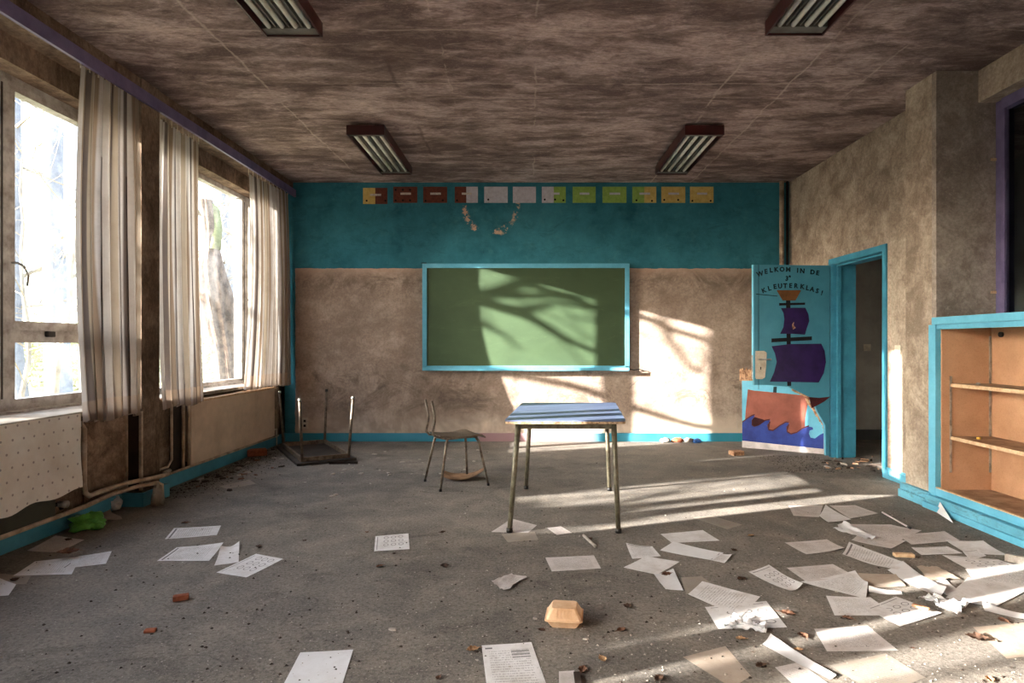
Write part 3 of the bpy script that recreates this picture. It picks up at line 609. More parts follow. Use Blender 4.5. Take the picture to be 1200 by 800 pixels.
# dotted oilcloth over the near radiator, radiators and pipes
def oil(u, v):
    y = 1.9+(4.11-1.9)*u; zb_ = .20+.07*u+.012*math.sin(u*40); z = .775+(zb_-.775)*v
    return (-3.015+.012*math.sin(u*18+v*2)*v+.008*noise.noise(Vector((u*9, v*3, 0))), y+.006*math.sin(v*9), z)
ocl = MB().grid(oil, 60, 14).build('oilcloth', M_OIL, smooth=True, label='white oilcloth with small dots hanging below the near window sill', cat='oilcloth')
rg = empty('radiator', (-3.07, 3, .12), 'dark green radiator mostly hidden behind the dotted oilcloth', 'radiator')
bx('radiator_panel', M_RADG, -3.115, -3.045, 1.9, 3.93, .13, .72, parent=rg, bevel=.006)
MB().tube([(-3.06, 3.93, .2), (-3.06, 3.99, .2), (-3.06, 4.0, .16)], .014, 8).build('valve', M_BLACK, rg, smooth=True); MB().tube([(-3.06, 3.97, .2), (-3.0, 3.97, .2)], [.02, .024], 10).build('valve_cap', M_CHROME, rg, smooth=True)
rc = empty('radiator', (-3.14, 6.5, .12), 'cream flat panel radiator below the far window', 'radiator')
bx('radiator_panel', M_RAD, -3.12, -3.085, 5.58, 7.41, .13, .70, parent=rc, bevel=.005); bx('radiator_cap', M_SHELFE, -3.2, -3.075, 5.57, 7.42, .70, .722, parent=rc, bevel=.004)
bx('radiator_back', M_RAD, -3.2, -3.125, 5.62, 7.38, .16, .69, parent=rc)
MB().tube([(-3.1, 7.42, .2), (-3.1, 7.5, .2), (-3.1, 7.5, .0)], .011, 8).build('valve', M_WHITE, rc, smooth=True)
pp = empty('heating_pipe', (-3.07, 4.2, .1), 'cream heating pipe bending down from the sill and around the pier', 'pipe')
MB().tube([(-3.10, 4.14, .70), (-3.06, 4.17, .70), (-3.045, 4.18, .66), (-3.045, 4.18, .28), (-3.045, 4.19, .22), (-3.045, 4.23, .19), (-3.04, 4.35, .195), (-3.0, 4.55, .205), (-2.93, 4.68, .205), (-2.90, 4.8, .20), (-2.92, 4.93, .19), (-3.02, 5.05, .175), (-3.06, 5.2, .165)], .0175, 10).build('upper_run', M_PIPE, pp, smooth=True)
MB().tube([(-3.05, YF+.1, .12), (-3.05, 4.2, .125), (-3.03, 4.42, .15), (-2.96, 4.62, .165), (-2.90, 4.76, .16), (-2.90, 4.82, .13), (-2.90, 4.83, .01)], .0165, 10).build('lower_run', M_PIPE, pp, smooth=True)
MB().tube([(-3.10, 4.10, .70), (-3.02, 4.10, .70)], [.028, .03], 12).build('pipe_flange', M_CHROME, pp, smooth=True)
p3 = empty('heating_pipe', (-3.08, 5.4, .1), 'thin cream pipes rising at the left end of the cream radiator', 'pipe')
MB().tube([(-3.09, 5.0, .19), (-3.09, 5.22, .19), (-3.09, 5.28, .24), (-3.09, 5.28, .72)], .012, 8).build('riser', M_PIPE, p3, smooth=True)
for y in (5.46, 5.545): MB().tube([(-3.09, y, .14), (-3.09, y, .72)], .014, 8).build('riser', M_PIPE, p3, smooth=True)
MB().tube([(-3.08, 4.98, .13), (-3.08, 7.5, .12)], .012, 8).build('long_run', M_PIPE, p3, smooth=True)
bx('gap_shade_sheet', M_SOOT, XL, XL+.006, 5.30, 5.50, .13, .7, parent=wl)  # flat dark sheet on the wall, stands in for a shaded gap

# ------------------------------------------------------------------ shelving cabinet at the right
X0 = 3.05
cabn = empty('bookcase', (3.27, 3, 0), 'low built-in bookcase with teal frame and brown inside at the right', 'bookcase')
YA = -.6
bx('top_board', M_TEALB, 3.035, 3.50, YA, 4.61, 1.385, 1.44, parent=cabn, bevel=.006)
bx('post', M_TEALB, X0, 3.10, 4.585, 4.665, .1, 1.385, parent=cabn); bx('post', M_TEALB, X0, 3.10, YA, YA+.08, .1, 1.385, parent=cabn)
bx('top_rail', M_TEALB, X0+.008, 3.09, YA+.08, 4.585, 1.35, 1.385, parent=cabn)
bx('bottom_rail', M_TEALB, X0, 3.09, YA+.08, 4.585, .105, .16, parent=cabn, bevel=.004); bx('plinth', M_TEALW, 3.02, 3.07, YA, 4.665, 0, .10, parent=cabn, bevel=.004)
bx('plinth_moulding', M_TEALB, 3.0, 3.02, YA, 4.665, 0, .045, parent=cabn, bevel=.004)
bx('rail_edge', M_SHELFE, 3.052, 3.075, YA+.08, 4.585, .16, .168, parent=cabn)
bx('side_board', M_HARD, 3.09, 3.47, 4.575, 4.60, .14, 1.385, parent=cabn); bx('back_board', M_HARD, 3.46, 3.49, YA, 4.60, .12, 1.385, parent=cabn)
bx('bottom_board', M_SHELF, 3.075, 3.46, YA, 4.575, .125, .15, parent=cabn)
for z in (.945, .55):
    s = bx('shelf_board', M_SHELF, 3.16, 3.46, YA, 4.575, z-.02, z, parent=cabn); bx('shelf_lip', M_SHELFE, 3.152, 3.16, YA, 4.575, z-.024, z+.001, parent=s)
for x in (3.155, 3.45): bx('shelf_standard', M_CHROME, x-.007, x+.007, 4.567, 4.575, .28 if x < 3.3 else .28, 1.0 if x < 3.3 else 1.3, parent=cabn)
for y in (3.55, 2.3, 1.0): bx('shelf_standard', M_CHROME, 3.452, 3.46, y-.007, y+.007, .28, 1.3, parent=cabn)
MB().tube([(3.445, 4.47, 1.31), (3.46, 4.47, 1.31)], .02, 10).build('hole_cap', M_BLACK, cabn)
for i, (x, y, z, m, lab) in enumerate([(3.25, 4.42, .945, M_CHIP, 'small pale crumb on the upper bookcase shelf'), (3.26, 4.43, .55, M_YELT, 'small yellow crumb on the lower bookcase shelf')]):
    bm_ = MB().obox((x, y, z+.008), .012, .01, .008, Matrix.Rotation(.5, 3, 'Z')).build('crumb', m, label=lab, cat='debris', bevel=.003)

# corridor window in the right wall, purple frame
w5 = empty('window_5', (3.58, 3, 1.44), kind='structure')
for a in ((3.52, 3.60, 4.53, 4.61, 1.44, 3.06), (3.50, 3.60, YF, 4.53, 2.98, 3.06), (3.52, 3.60, YF, 4.53, 1.40, 1.47), (3.52, 3.60, 2.9, 2.97, 1.47, 2.98), (3.52, 3.60, 1.3, 1.37, 1.47, 2.98)): bx('frame_rail', M_PURP, *a, parent=w5, bevel=.004)
bx('frame_bead', M_PURP, 3.50, 3.52, 4.50, 4.53, 1.47, 2.98, parent=w5, bevel=.003)
for a, b_ in ((2.97, 4.53), (1.37, 2.9), (YF, 1.3)): bx('pane', M_GLASSD, 3.558, 3.562, a, b_, 1.47, 2.98, parent=w5)
for z in (1.62, 2.62): bx('hinge', M_SHELFE, 3.48, 3.535, 4.60, 4.608, z, z+.02, parent=w5)

# toy remains on the bookcase top
for nm, m, a, lab in (('toy_figure', M_REDT, (3.36, 3.40, 4.49, 4.52, 1.44, 1.455), 'tiny red toy piece on the teal bookcase top'),
                      ('toy_train', M_YELT, (3.40, 3.50, 4.44, 4.49, 1.44, 1.462), 'small yellow and blue toy bar on the bookcase top')):
    r = bx(nm, m, *a, label=lab, cat='toy', bevel=.004)
    if nm == 'toy_train':
        bx('toy_block', M_BLUT, 3.42, 3.445, 4.435, 4.44, 1.442, 1.46, parent=r); bx('toy_block', M_BLUT, 3.46, 3.48, 4.435, 4.44, 1.442, 1.46, parent=r)

# ------------------------------------------------------------------ desk
desk = empty('desk', (.28, 4.62, 0), 'rectangular school desk with blue-grey top and splayed tube legs, standing upright', 'desk')
A, B, C_, D_ = Vector((-.163, 4.03, 0)), Vector((.638, 4.03, 0)), Vector((.742, 5.24, 0)), Vector((-.058, 5.24, 0))
def round_poly(P, r=.035, n=4):
    out = []; m = len(P)
    for i in range(m):
        p, a, b_ = P[i], P[i-1], P[(i+1) % m]; u_ = (a-p).normalized(); v_ = (b_-p).normalized()
        for k_ in range(n+1):
            t = k_/n; q = (p+u_*r)*(1-t)**2+p*2*t*(1-t)+(p+v_*r)*t*t; out.append((q.x, q.y))
    return out
P = round_poly([A, B, C_, D_]); fz = lambda u, v, d: (u, v, d)
MB().prism(P, fz, .728, .738).build('desk_top', M_LAM, desk)
MB().prism(P, fz, .712, .728).build('top_edge', M_EDGE, desk)
cen = (A+B+C_+D_)/4
ins = [cen+(q-cen)*.0+Vector(((q-cen).x*.80, (q-cen).y*.88, 0)) for q in (A, B, C_, D_)]
for i in range(4):
    a, b_ = ins[i], ins[(i+1) % 4]; d = (b_-a).normalized(); ang = math.atan2(d.y, d.x)
    m_ = (a+b_)/2; MB().obox((m_.x, m_.y, .692), (b_-a).length/2, .010, .020, Matrix.Rotation(ang, 3, 'Z')).build('apron_rail', M_LEG, desk)
feet = [Vector((-.129, 4.03, 0)), Vector((.588, 4.02, 0)), Vector((.680, 5.17, 0)), Vector((-.026, 5.24, 0))]
for f_, t_ in zip(feet, ins):
    lg = MB().tube([f_+Vector((0, 0, .008)), Vector((t_.x, t_.y, .712))], [.0165, .019], 12).build('leg', M_LEG, desk, smooth=True)
    MB().tube([f_+Vector((0, 0, .0)), f_+Vector((0, 0, .028))], [.022, .02], 12).build('foot_cap', M_BLACK, lg, smooth=True)

# chair
chair = empty('chair', (-.66, 5.43, 0), 'small chair with plywood seat and bare back posts, without backrest', 'chair')
e1 = Vector((.883, .47, 0)); e2 = Vector((.47, -.883, 0)); cc = Vector((-.655, 5.43, 0)); Z = Vector((0, 0, 1))
def seat(u, v, zt=0):
    a = (u-.5)*.40; w_ = (.145+.045*u); b_ = (v-.5)*2*w_
    z = .452-.018*math.sin(math.pi*min(1, u*1.1))+(-.03*max(0, (u-.82)/.18)**2)+.006*(2*v-1)**2
    return cc+e1*(a+.01)+e2*b_+Z*(z+zt)
t = MB(); t.grid(lambda u, v: seat(u, v), 12, 8, False); t.grid(lambda u, v: seat(u, v, -.011), 12, 8, False)
n_ = 13*9
for i in range(12): t.f.append((i, i+1, n_+i+1, n_+i)); j = 8*13; t.f.append((j+i, j+i+1, n_+j+i+1, n_+j+i))
for j in range(8): a = j*13; t.f.append((a, a+13, n_+a+13, n_+a)); a = j*13+12; t.f.append((a, a+13, n_+a+13, n_+a))
t.build('seat', M_DWOOD, chair)
ft = {'A': Vector((-.94, 5.52, 0)), 'B': Vector((-.747, 5.14, 0)), 'C': Vector((-.577, 5.70, 0)), 'D': Vector((-.359, 5.36, 0))}
for sgn, bk, fr_ in ((-1, 'A', 'C'), (1, 'B', 'D')):
    off = e2*(sgn*.14)
    tb = cc-e1*.13+off; tf = cc+e1*.15+off
    for nm, q in ((bk, tb), (fr_, tf)):
        f_ = ft[nm]; lg = MB().tube([f_+Z*.01, f_.lerp(q, .55)+Z*.25, q.lerp(f_, .12)+Z*.39, q+(cc-q)*.1+Z*.428], [.0095, .0115, .0115, .0115], 10).build('leg', M_LEGD, chair, smooth=True)
        MB().tube([f_, f_+Z*.02], .013, 10).build('foot_cap', M_BLACK, lg, smooth=True)
    MB().tube([tb+Z*.43, tf+Z*.43], .011, 10).build('side_rail', M_LEGD, chair, smooth=True)
    base = Vector((-.88, 5.385, 0))+e2*(sgn*.085)
    MB().tube([tb+e1*.1+Z*.428, tb+Z*.425, base+e1*.03+Z*.43, base+Z*.46, base+e1*.02+Z*.56, base+e1*.022+Z*.60, base-e1*.005+Z*.745], .0105, 10).build('back_post', M_LEGD, chair, smooth=True)
MB().tube([cc-e1*.12-e2*.14+Z*.425, cc-e1*.12+e2*.14+Z*.425], .010, 8).build('cross_rail', M_LEGD, chair, smooth=True)

# broken seat shell lying under the chair
def shell(u, v, zt=0):
    a = (u-.5)*.40; z = .016+.085*max(0, (u-.45)/.55)**2+.03*max(0, (.3-u)/.3)**2
    return Vector((-.60+a*.98, 5.62-a*.1, z+zt))+Vector((.04, .99, 0))*((v-.5)*(.10+.16*math.sin(math.pi*min(1, .15+u*.8))))
t = MB(); t.grid(lambda u, v: shell(u, v), 12, 6, False); t.grid(lambda u, v: shell(u, v, .009), 12, 6, False)
t.build('backrest_board', simple('bare_ply', lin(158, 122, 92), lin(112, 82, 60), .7, .3, 12), label='loose curved plywood backrest lying on the floor under the chair', cat='backrest', smooth=True)

# upturned table in the corner
ut = empty('table', (-2.45, 6.9, 0), 'upturned table with legs in the air in the window corner', 'table')
cu = Vector((-2.41, 6.86, 0)); u3 = Vector((.855, .519, 0)); v3 = Vector((-.519, .855, 0)); R3 = Matrix(((u3.x, v3.x, 0), (u3.y, v3.y, 0), (0, 0, 1)))
MB().obox(cu+Z*.018, .30, .62, .013, R3).build('table_top', M_DARKTOP, ut, bevel=.004)
for a, b_, ha, hb in ((0, -.55, .24, .011), (0, .55, .24, .011), (-.24, 0, .011, .56), (.24, 0, .011, .56)): MB().obox(cu+u3*a+v3*b_+Z*.055, ha, hb, .022, R3).build('apron_rail', M_LEGD, ut)
for sx, sy in ((-1, -1), (1, -1), (1, 1), (-1, 1)):
    q = cu+u3*(sx*.235)+v3*(sy*.545); tp = cu+u3*(sx*.27)+v3*(sy*.60)
    lg = MB().tube([q+Z*.035, tp+Z*.665], [.016, .014], 10).build('leg', M_LEGD, ut, smooth=True); MB().tube([tp+Z*.655, tp+Z*.685], [.019, .017], 10).build('foot_cap', M_BLACK if (sx*sy > 0 and sy > 0) else M_CHROME, lg, smooth=True)
MB().obox((-1.92, 6.32, .012), .145, .012, .012, Matrix.Rotation(.05, 3, 'Z')).build('wooden_strip', M_SOOT, label='short dark wooden strip on the floor between the corner table and the chair', cat='strip')

# foam box
fb = empty('food_box', (.157, 2.70, 0), 'orange foam takeaway box lying closed on the open floor', 'box')
Rz = Matrix.Rotation(-.12, 3, 'Z'); fc = Vector((.157, 2.715, 0))
def frus(z0, h0x, h0y, z1, h1x, h1y, name, parent):
    c = .25; t = MB(); vs = []
    for z, hx, hy in ((z0, h0x, h0y), (z1, h1x, h1y)):
        k_ = .009
        for x, y in ((-hx+k_, -hy), (hx-k_, -hy), (hx, -hy+k_), (hx, hy-k_), (hx-k_, hy), (-hx+k_, hy), (-hx, hy-k_), (-hx, -hy+k_)): vs.append(tuple(fc+Rz @ Vector((x, y, z))))
    t.v = vs; t.f = [tuple(reversed(range(8))), tuple(range(8, 16))]+[(i, (i+1) % 8, 8+(i+1) % 8, 8+i) for i in range(8)]
    return t.build(name, M_FOAM, parent, bevel=.002)
bs = frus(.0, .056, .048, .034, .076, .066, 'box_base', fb); frus(.034, .083, .072, .041, .083, .072, 'rim', bs)
ld = frus(.041, .078, .068, .084, .054, .044, 'box_lid', fb)
for i in range(5): a = -.03+.015*i; MB().obox(fc+Rz @ Vector((a, -.055, .067)), .0025, .0035, .018, Rz @ Matrix.Rotation(-.5, 3, 'X')).build('rib', M_FOAM, ld)

# ------------------------------------------------------------------ papers on the floor
ZP = [0]
def sheet(corners, kind, lab, amp=.005, z0=None, lift=None, seed=None, crump=0, nu=10, cat='paper'):
    c = [fl(*p) for p in corners]; ZP[0] += 1; sd = ZP[0]*1.37; zb = .001+.00006*ZP[0] if z0 is None else z0
    lift = {q: h*.6 for q, h in (lift or {}).items()}; amp = min(amp, .012)
    def fn(u, v):
        p = c[0].lerp(c[1], u).lerp(c[3].lerp(c[2], u), v)
        z = zb+amp*(.5+.8*noise.noise(Vector((u*1.6, v*1.6, sd))))*(abs(2*u-1)**2+abs(2*v-1)**2)*.3
        for q, h in lift.items():
            cu_, cv_ = {'a': (0, 0), 'b': (1, 0), 'c': (1, 1), 'd': (0, 1)}[q]; dd_ = max(0, 1-math.hypot(u-cu_, v-cv_)*1.5); z += h*dd_*dd_
        if crump:
            z += crump*abs(noise.noise(Vector((u*4, v*4, sd+5))))+crump*.5*abs(noise.noise(Vector((u*9, v*9, sd))))
            p = p+Vector((noise.noise(Vector((u*3, v*3, sd+9))), noise.noise(Vector((u*3, v*3, sd+19))), 0))*crump*.8
        return (p.x, p.y, max(z, zb))
    return MB().grid(fn, nu, nu).build('paper_sheet', PM[kind], label=lab, cat=cat, group='papers strewn over the floor', smooth=True)
S = sheet
S([(193, 632), (204, 619), (259, 616), (254, 627)], 'edge', 'white printed sheet lying farthest back of the four on the left floor')
S([(184, 657.5), (207, 641.6), (262, 637), (245, 657.5)], 'edge', 'printed sheet on the left floor with its right corner overlapping a folded one', lift={'c': .012})
S([(251, 663.5), (258.6, 644), (280.5, 638), (279.6, 659)], 'blank', 'small folded white sheet between two printed sheets, left floor', .03, lift={'b': .03, 'c': .03})
S([(253.5, 671), (300, 649), (332, 655), (288.6, 677)], 'circles', 'worksheet with rows of drawings beside the folded sheet, left floor')
S([(15, 675), (41, 658), (95, 652), (84, 673)], 'text', 'white sheet under the big brown leaf at left')
S([(70, 667), (92, 652), (131, 646), (124, 661)], 'edge', 'printed sheet right of the big brown leaf at left')
S([(31.5, 646), (65, 628), (99, 633), (70, 647.5)], 'grey', 'greyish sheet lying close to the left baseboard', .015)
S([(84, 605.5), (124, 595), (143, 609), (101.6, 614)], 'brown', 'crumpled browned paper above the green plastic bag', .03, lift={'a': .07, 'b': .06}, crump=.02)
S([(-30, 702), (-14, 672), (19, 686), (10, 698)], 'white', 'white sheet cut by the left edge of the picture', .02)
S([(-5, 672), (36, 675), (31, 685), (5, 685)], 'dirty', 'dirty scrap with a leaf on it at the far left')
S([(257, 570), (292, 562), (300, 567), (266, 573)], 'dirty', 'dusty pale scrap on the floor by the cream radiator')
S([(438.4, 646.4), (440, 628.4), (478.6, 625), (480, 643.4)], 'circles', 'single worksheet alone on the middle floor, left of the desk')
S([(328, 810), (352, 765), (414, 761.6), (398, 812)], 'white', 'blank white sheet at the bottom edge, left of centre')
S([(564.4, 757), (622.6, 753), (645, 815), (572, 818)], 'table', 'printed sheet with a grey table at the bottom edge, below the foam box')
S([(575.5, 683), (596.5, 673), (616.6, 678), (592, 693.5)], 'grey', 'small wrinkled grey packet between the worksheet and the foam box', .01, crump=.015)
S([(575.5, 623.6), (599.5, 608), (629.5, 615.5), (619, 624.5)], 'grey', 'torn pale sheet under the near left desk leg', .004)
S([(587.5, 626), (626.5, 623), (631, 632.6), (595, 635.6)], 'dirty', 'dirty trodden sheet in front of the near left desk leg', .002)
S([(640.5, 618.5), (657, 617), (670.5, 624.5), (652.5, 627.5)], 'grey', 'small torn grey scrap under the desk', .006)
S([(639, 653.6), (696, 651), (704.4, 666.5), (646.5, 670)], 'grey', 'grey dusty sheet alone in front of the desk', .004)
S([(811.5, 606.5), (834, 604.4), (870, 615), (852, 620.6)], 'dirty', 'faded dirty sheet right of the desk, behind two white ones', .002)
S([(798, 677), (822, 675.5), (845, 692), (804, 697)], 'dirty', 'dirty sheet peeping out behind the big worksheet pair', .002)
S([(733.5, 639), (764.4, 641), (774.6, 652.4), (741, 655.4)], 'edge', 'small printed booklet with a raised left edge, right of the desk', .01, lift={'a': .02})
S([(766.5, 675.5), (789, 667), (801, 693), (780, 691)], 'white', 'white sheet with an orange-brown leaf on it', .01, lift={'a': .012})
S([(730.5, 665.6), (757.5, 652.4), (796.5, 659), (770, 674)], 'blank', 'stained white sheet overlapping the booklet right of the desk', .01)
S([(774, 626), (823.5, 621.5), (843.6, 634), (787.5, 636.5)], 'blank', 'farther one of two plain pale sheets right of the desk')
S([(773.4, 645.5), (789, 635.6), (848, 649), (834, 657.5)], 'white', 'nearer one of two plain pale sheets right of the desk', .012)
S([(831.6, 656.6), (843, 649.4), (858, 650.6), (849, 660.5)], 'edge', 'small folded end of paper beside the plain pale sheets', .012, lift={'b': .01})
S([(877, 671), (901, 662.4), (941, 688), (925, 696)], 'circles', 'narrow worksheet with circles and a curled near end', .008, lift={'c': .03, 'd': .02})
S([(826, 712), (898, 705), (922.5, 736), (842, 738)], 'circles', 'nearer sheet of the big worksheet pair, with printed circles', .006)
S([(806, 697), (823, 682), (891, 700), (868, 724)], 'text', 'farther sheet of the big worksheet pair', .008)
S([(843, 737), (862, 727), (893, 735), (896, 746)], 'white', 'crumpled white tissue on the near edge of the worksheet pair', .02, crump=.035, nu=20)
S([(919.5, 636.5), (969, 632.6), (990, 644), (945, 650.6)], 'grey', 'lone greyish sheet left of the large paper heap', .008, lift={'c': .015})
S([(924, 593), (964.5, 592.4), (960, 606.5), (930, 605)], 'grey', 'left sheet of the small far cluster by the sunlit floor', .006)
S([(972, 593), (1002, 592.4), (1029, 602), (996, 608)], 'grey', 'right sheet of the small far cluster by the sunlit floor', .006)
S([(960, 605), (967.5, 593.6), (997.5, 609.5), (970.5, 613)], 'blank', 'folded middle sheet of the small far cluster', .01, lift={'b': .02})
S([(991.5, 614.6), (1044, 615.5), (1080, 622), (1038, 642)], 'grey', 'wide browned sheet at the back of the paper heap', .015)
S([(977.4, 621.5), (990, 614.5), (1030, 632), (1017, 634)], 'white', 'crinkled white strip at the back left of the heap', .02, crump=.03, lift={'b': .02})
S([(997.5, 633.5), (1005, 628), (1062, 634), (1044, 644)], 'grey', 'dusty sheet behind the long curved white one', .01)
S([(1051.5, 627.5), (1107, 623), (1125, 634), (1068, 639)], 'grey', 'flat dusty sheet nearest the bookcase plinth', .012)
S([(1107, 633), (1152, 636.5), (1182, 652), (1130, 648)], 'blank', 'pale sheet in front of the bookcase with a bent far edge', .015, lift={'b': .02})
S([(1068, 642.5), (1110, 641), (1128, 649), (1080, 651)], 'edge', 'printed sheet with a thick black line, right of the brown bit', .01)
S([(922, 666), (976, 661.6), (1003, 676), (945, 683)], 'grey', 'grey-beige sheet at the left end of the heap', .008)
S([(1104, 651.5), (1170, 656), (1203, 668), (1134, 668)], 'circles', 'worksheet of small symbols in the heap by the right edge', .01)
S([(1128, 647), (1146, 645.5), (1156, 652), (1137, 657)], 'edge', 'small white card with short black lines on the heap', .01, lift={'b': .015})
S([(1074, 665), (1098, 665), (1125, 680), (1086, 683)], 'brown', 'torn browned sheet in the middle of the heap', .012, crump=.012)
S([(1083, 680), (1107, 679), (1122, 692), (1110, 699)], 'text', 'torn printed scrap in the sun in the middle of the heap', .012)
S([(1005, 672.5), (1050, 674), (1062, 688), (1017, 690)], 'brown', 'brown stained sheet tucked under white ones', .008)
S([(937.5, 683), (1002, 671), (1017, 687), (1015, 702.5)], 'text', 'white text sheet with a raised right edge, left in the heap', .012, lift={'c': .03, 'b': .012})
S([(968, 699), (1020, 701), (1050, 722), (978, 722)], 'text', 'white sheet under the circles worksheet at the heap front', .006)
S([(1018, 690), (1056, 694), (1058, 699), (1018, 697)], 'white', 'thin rolled white strip in front of the brown stained sheet', .01, lift={'a': .015, 'd': .015})
S([(987, 653), (995, 636), (1060, 660), (1052, 671)], 'edge', 'long white sheet with black lines curving across the heap', .02, lift={'d': .02, 'a': .02})
S([(1040, 669), (1058, 659), (1109, 697), (1095, 704)], 'white', 'bright white sheet ending in a rounded roll mid heap', .03, lift={'c': .05, 'd': .04})
S([(1014, 714), (1050, 700), (1104, 719.6), (1054.5, 735)], 'circles', 'worksheet with three rows of circles at the front of the heap', .008)
S([(1076, 702), (1095, 700), (1136, 712), (1122, 722)], 'white', 'crumpled white end of paper right of the circles worksheet', .02, crump=.03, lift={'c': .05}, nu=18)
S([(1131, 668), (1210, 660), (1230, 692), (1150, 692)], 'text', 'large sunlit sheet at the right edge, farther one', .01)
S([(1108, 702), (1134, 678), (1212, 688), (1165, 713)], 'blank', 'large sunlit sheet at the right edge, nearer one', .01)
S([(1151, 710), (1207, 722), (1207, 729), (1154, 717)], 'white', 'white strip with a bent rim near the right edge', .012, lift={'a': .03})
S([(954, 737), (1017, 733.4), (1053, 762.5), (969, 763.4)], 'grey', 'sunlit dusty sheet with printed text, alone in front of the heap', .002, z0=.001)
S([(972, 780), (1038, 765.5), (1085, 794), (1030, 815)], 'dirty', 'dusty sheet in the sun at the bottom edge, right', .002, z0=.001)
S([(908, 782), (936, 776), (972, 802), (940, 812)], 'grey', 'shaded dusty sheet below the bright white strip', .002, z0=.001)
S([(903, 747), (980, 793), (972, 799), (893, 757)], 'white', 'bright white folded strip in the sunny foreground', .012, lift={'a': .02})
S([(800, 770), (850, 757), (880, 792), (858, 806)], 'brown', 'dusty brown sheet in the sun at the bottom edge', .002, z0=.001)
S([(655, 788), (673, 787), (677, 806), (655, 806)], 'grey', 'small grey card at the bottom edge beside a dark stick', .003)
S([(1140, 735), (1215, 728), (1245, 765), (1180, 772)], 'brown', 'sun-bleached brown sheet at the lower right edge', .002, z0=.001)
tri = MB(); a, b_, c_ = fl(1097, 600), fl(1117, 613), fl(1104, 606); tri.grid(lambda u, v: tuple(Vector((a.x, a.y, .002)).lerp(Vector((b_.x, b_.y, .002)), u)*(1-v)+(a.lerp(b_, .18)+Vector((.02, .02, .085)))*v), 6, 6)
tri.build('paper_sheet', PM['white'], label='small white paper triangle standing up against the bookcase plinth', cat='paper', group='papers strewn over the floor')
br = empty('metal_rod', fl(1045, 605), 'thin pale rod with dark ends on the floor near the bookcase', 'rod')
a, b_ = fl(1034, 600, .012), fl(1064, 617, .012); MB().tube([a, b_], .006, 8).build('rod', M_LIP, br, smooth=True); MB().tube([b_, b_+(b_-a).normalized()*.03], .009, 8).build('tip', M_BLACK, br, smooth=True)
MB().tube([fl(684, 627, .008), fl(698, 640, .008)], .010, 6).build('pen', M_CHIP, label='short pale stick on the floor in front of the desk', cat='stick', smooth=True)
MB().obox(fl(677, 797, .006), .012, .05, .006).build('wooden_strip', M_SOOT, label='dark stick beside the grey card at the bottom edge', cat='strip')
MB().obox(fl(1193, 655, .02), .012, .06, .02, Matrix.Rotation(.9, 3, 'Z')).build('metal_strip', M_CHIP, label='pale bent bracket lying against the plinth at the right edge', cat='bracket')
MB().obox(fl(1079, 711, .02), .035, .012, .006, Matrix.Rotation(-.9, 3, 'Z')).build('wood_chip', M_BARE, label='yellowish wood chip on the circles worksheet', cat='wood chip', bevel=.003)
MB().obox(fl(1059, 650, .012), .055, .018, .010, Matrix.Rotation(-.1, 3, 'Z')).build('wood_chip', M_SHELFE, label='pale brown piece of crumbly board in the middle of the heap', cat='wood chip', bevel=.004)

# green bag, film, cans
def blob(c, rx, ry, rz, seed, name, mat, lab, cat, rough=.4, n=18, parent=None, group=None):
    m = MB()
    def fn(u, v):
        th = u*2*math.pi; ph = v*math.pi; d = Vector((math.cos(th)*math.sin(ph), math.sin(th)*math.sin(ph), math.cos(ph)))
        k_ = 1+rough*noise.noise(d*1.8+Vector((seed, 0, 0)))+rough*.6*noise.noise(d*4.5+Vector((0, seed, 0)))
        return (c[0]+d.x*rx*k_, c[1]+d.y*ry*k_, max(.001, c[2]+d.z*rz*k_))
    m.grid(fn, n, n//2, False); return m.build(name, mat, parent, lab, cat, group, smooth=n > 12)
p = fl(94, 622); blob((p.x, p.y+.05, .045), .115, .085, .05, 3.1, 'plastic_bag', M_GREEN, 'crumpled green plastic bag against the left baseboard', 'bag', .7, 28)
p = fl(134, 597); blob((p.x, p.y, .04), .045, .05, .055, 4.4, 'plastic_cup', M_FILM, 'bluish crushed plastic cup beside the pier foot', 'cup', .6, 20)
p = fl(185, 592); blob((p.x, p.y, .06), .04, .05, .09, 8.4, 'rag', M_SILL, 'grey rag hanging off the pipe elbow at the pier', 'rag', .5, 20)
for px, py, m, r_, lab in ((775, 515, M_CHIP, .05, 'small white crumple at the left of the litter by the back baseboard'), (790, 515.5, M_BRICK, .055, 'reddish crushed can in the litter by the back baseboard'), (803, 516, M_CHIP, .05, 'white crushed cup in the litter by the back baseboard'), (817, 518.5, M_BLUT, .045, 'blue crushed can at the right of the litter by the back baseboard')):
    p = fl(px, py); blob((p.x, min(p.y, 7.70), r_*.55), r_*1.3, r_*.8, r_*.6, px*.1, 'crushed_can' if 'can' in lab else 'crumpled_cup', m, lab, 'litter', .5, 16)
p = fl(863, 533); MB().obox((p.x, p.y, .025), .07, .05, .025, Matrix.Rotation(.3, 3, 'Z')).build('brick_piece', M_BARE, label='tan broken block on the floor left of the broken door', cat='brick', bevel=.008)
p = fl(212, 703); MB().obox((p.x, p.y, .014), .034, .016, .013, Matrix.Rotation(.45, 3, 'Z')).build('brick_piece', M_BRICK, label='orange brick fragment alone on the left floor', cat='brick', bevel=.005)
p = fl(176, 740); MB().obox((p.x, p.y, .006), .022, .014, .006, Matrix.Rotation(.2, 3, 'Z')).build('brick_piece', M_BRICK, label='flat orange chip in the left foreground', cat='brick', bevel=.003)
p = fl(301, 534); MB().obox((p.x, p.y, .04), .10, .07, .035, Matrix.Rotation(.5, 3, 'Z')).build('brick_piece', M_BRICK, label='orange brick half in the rubble by the window corner', cat='brick', bevel=.012)

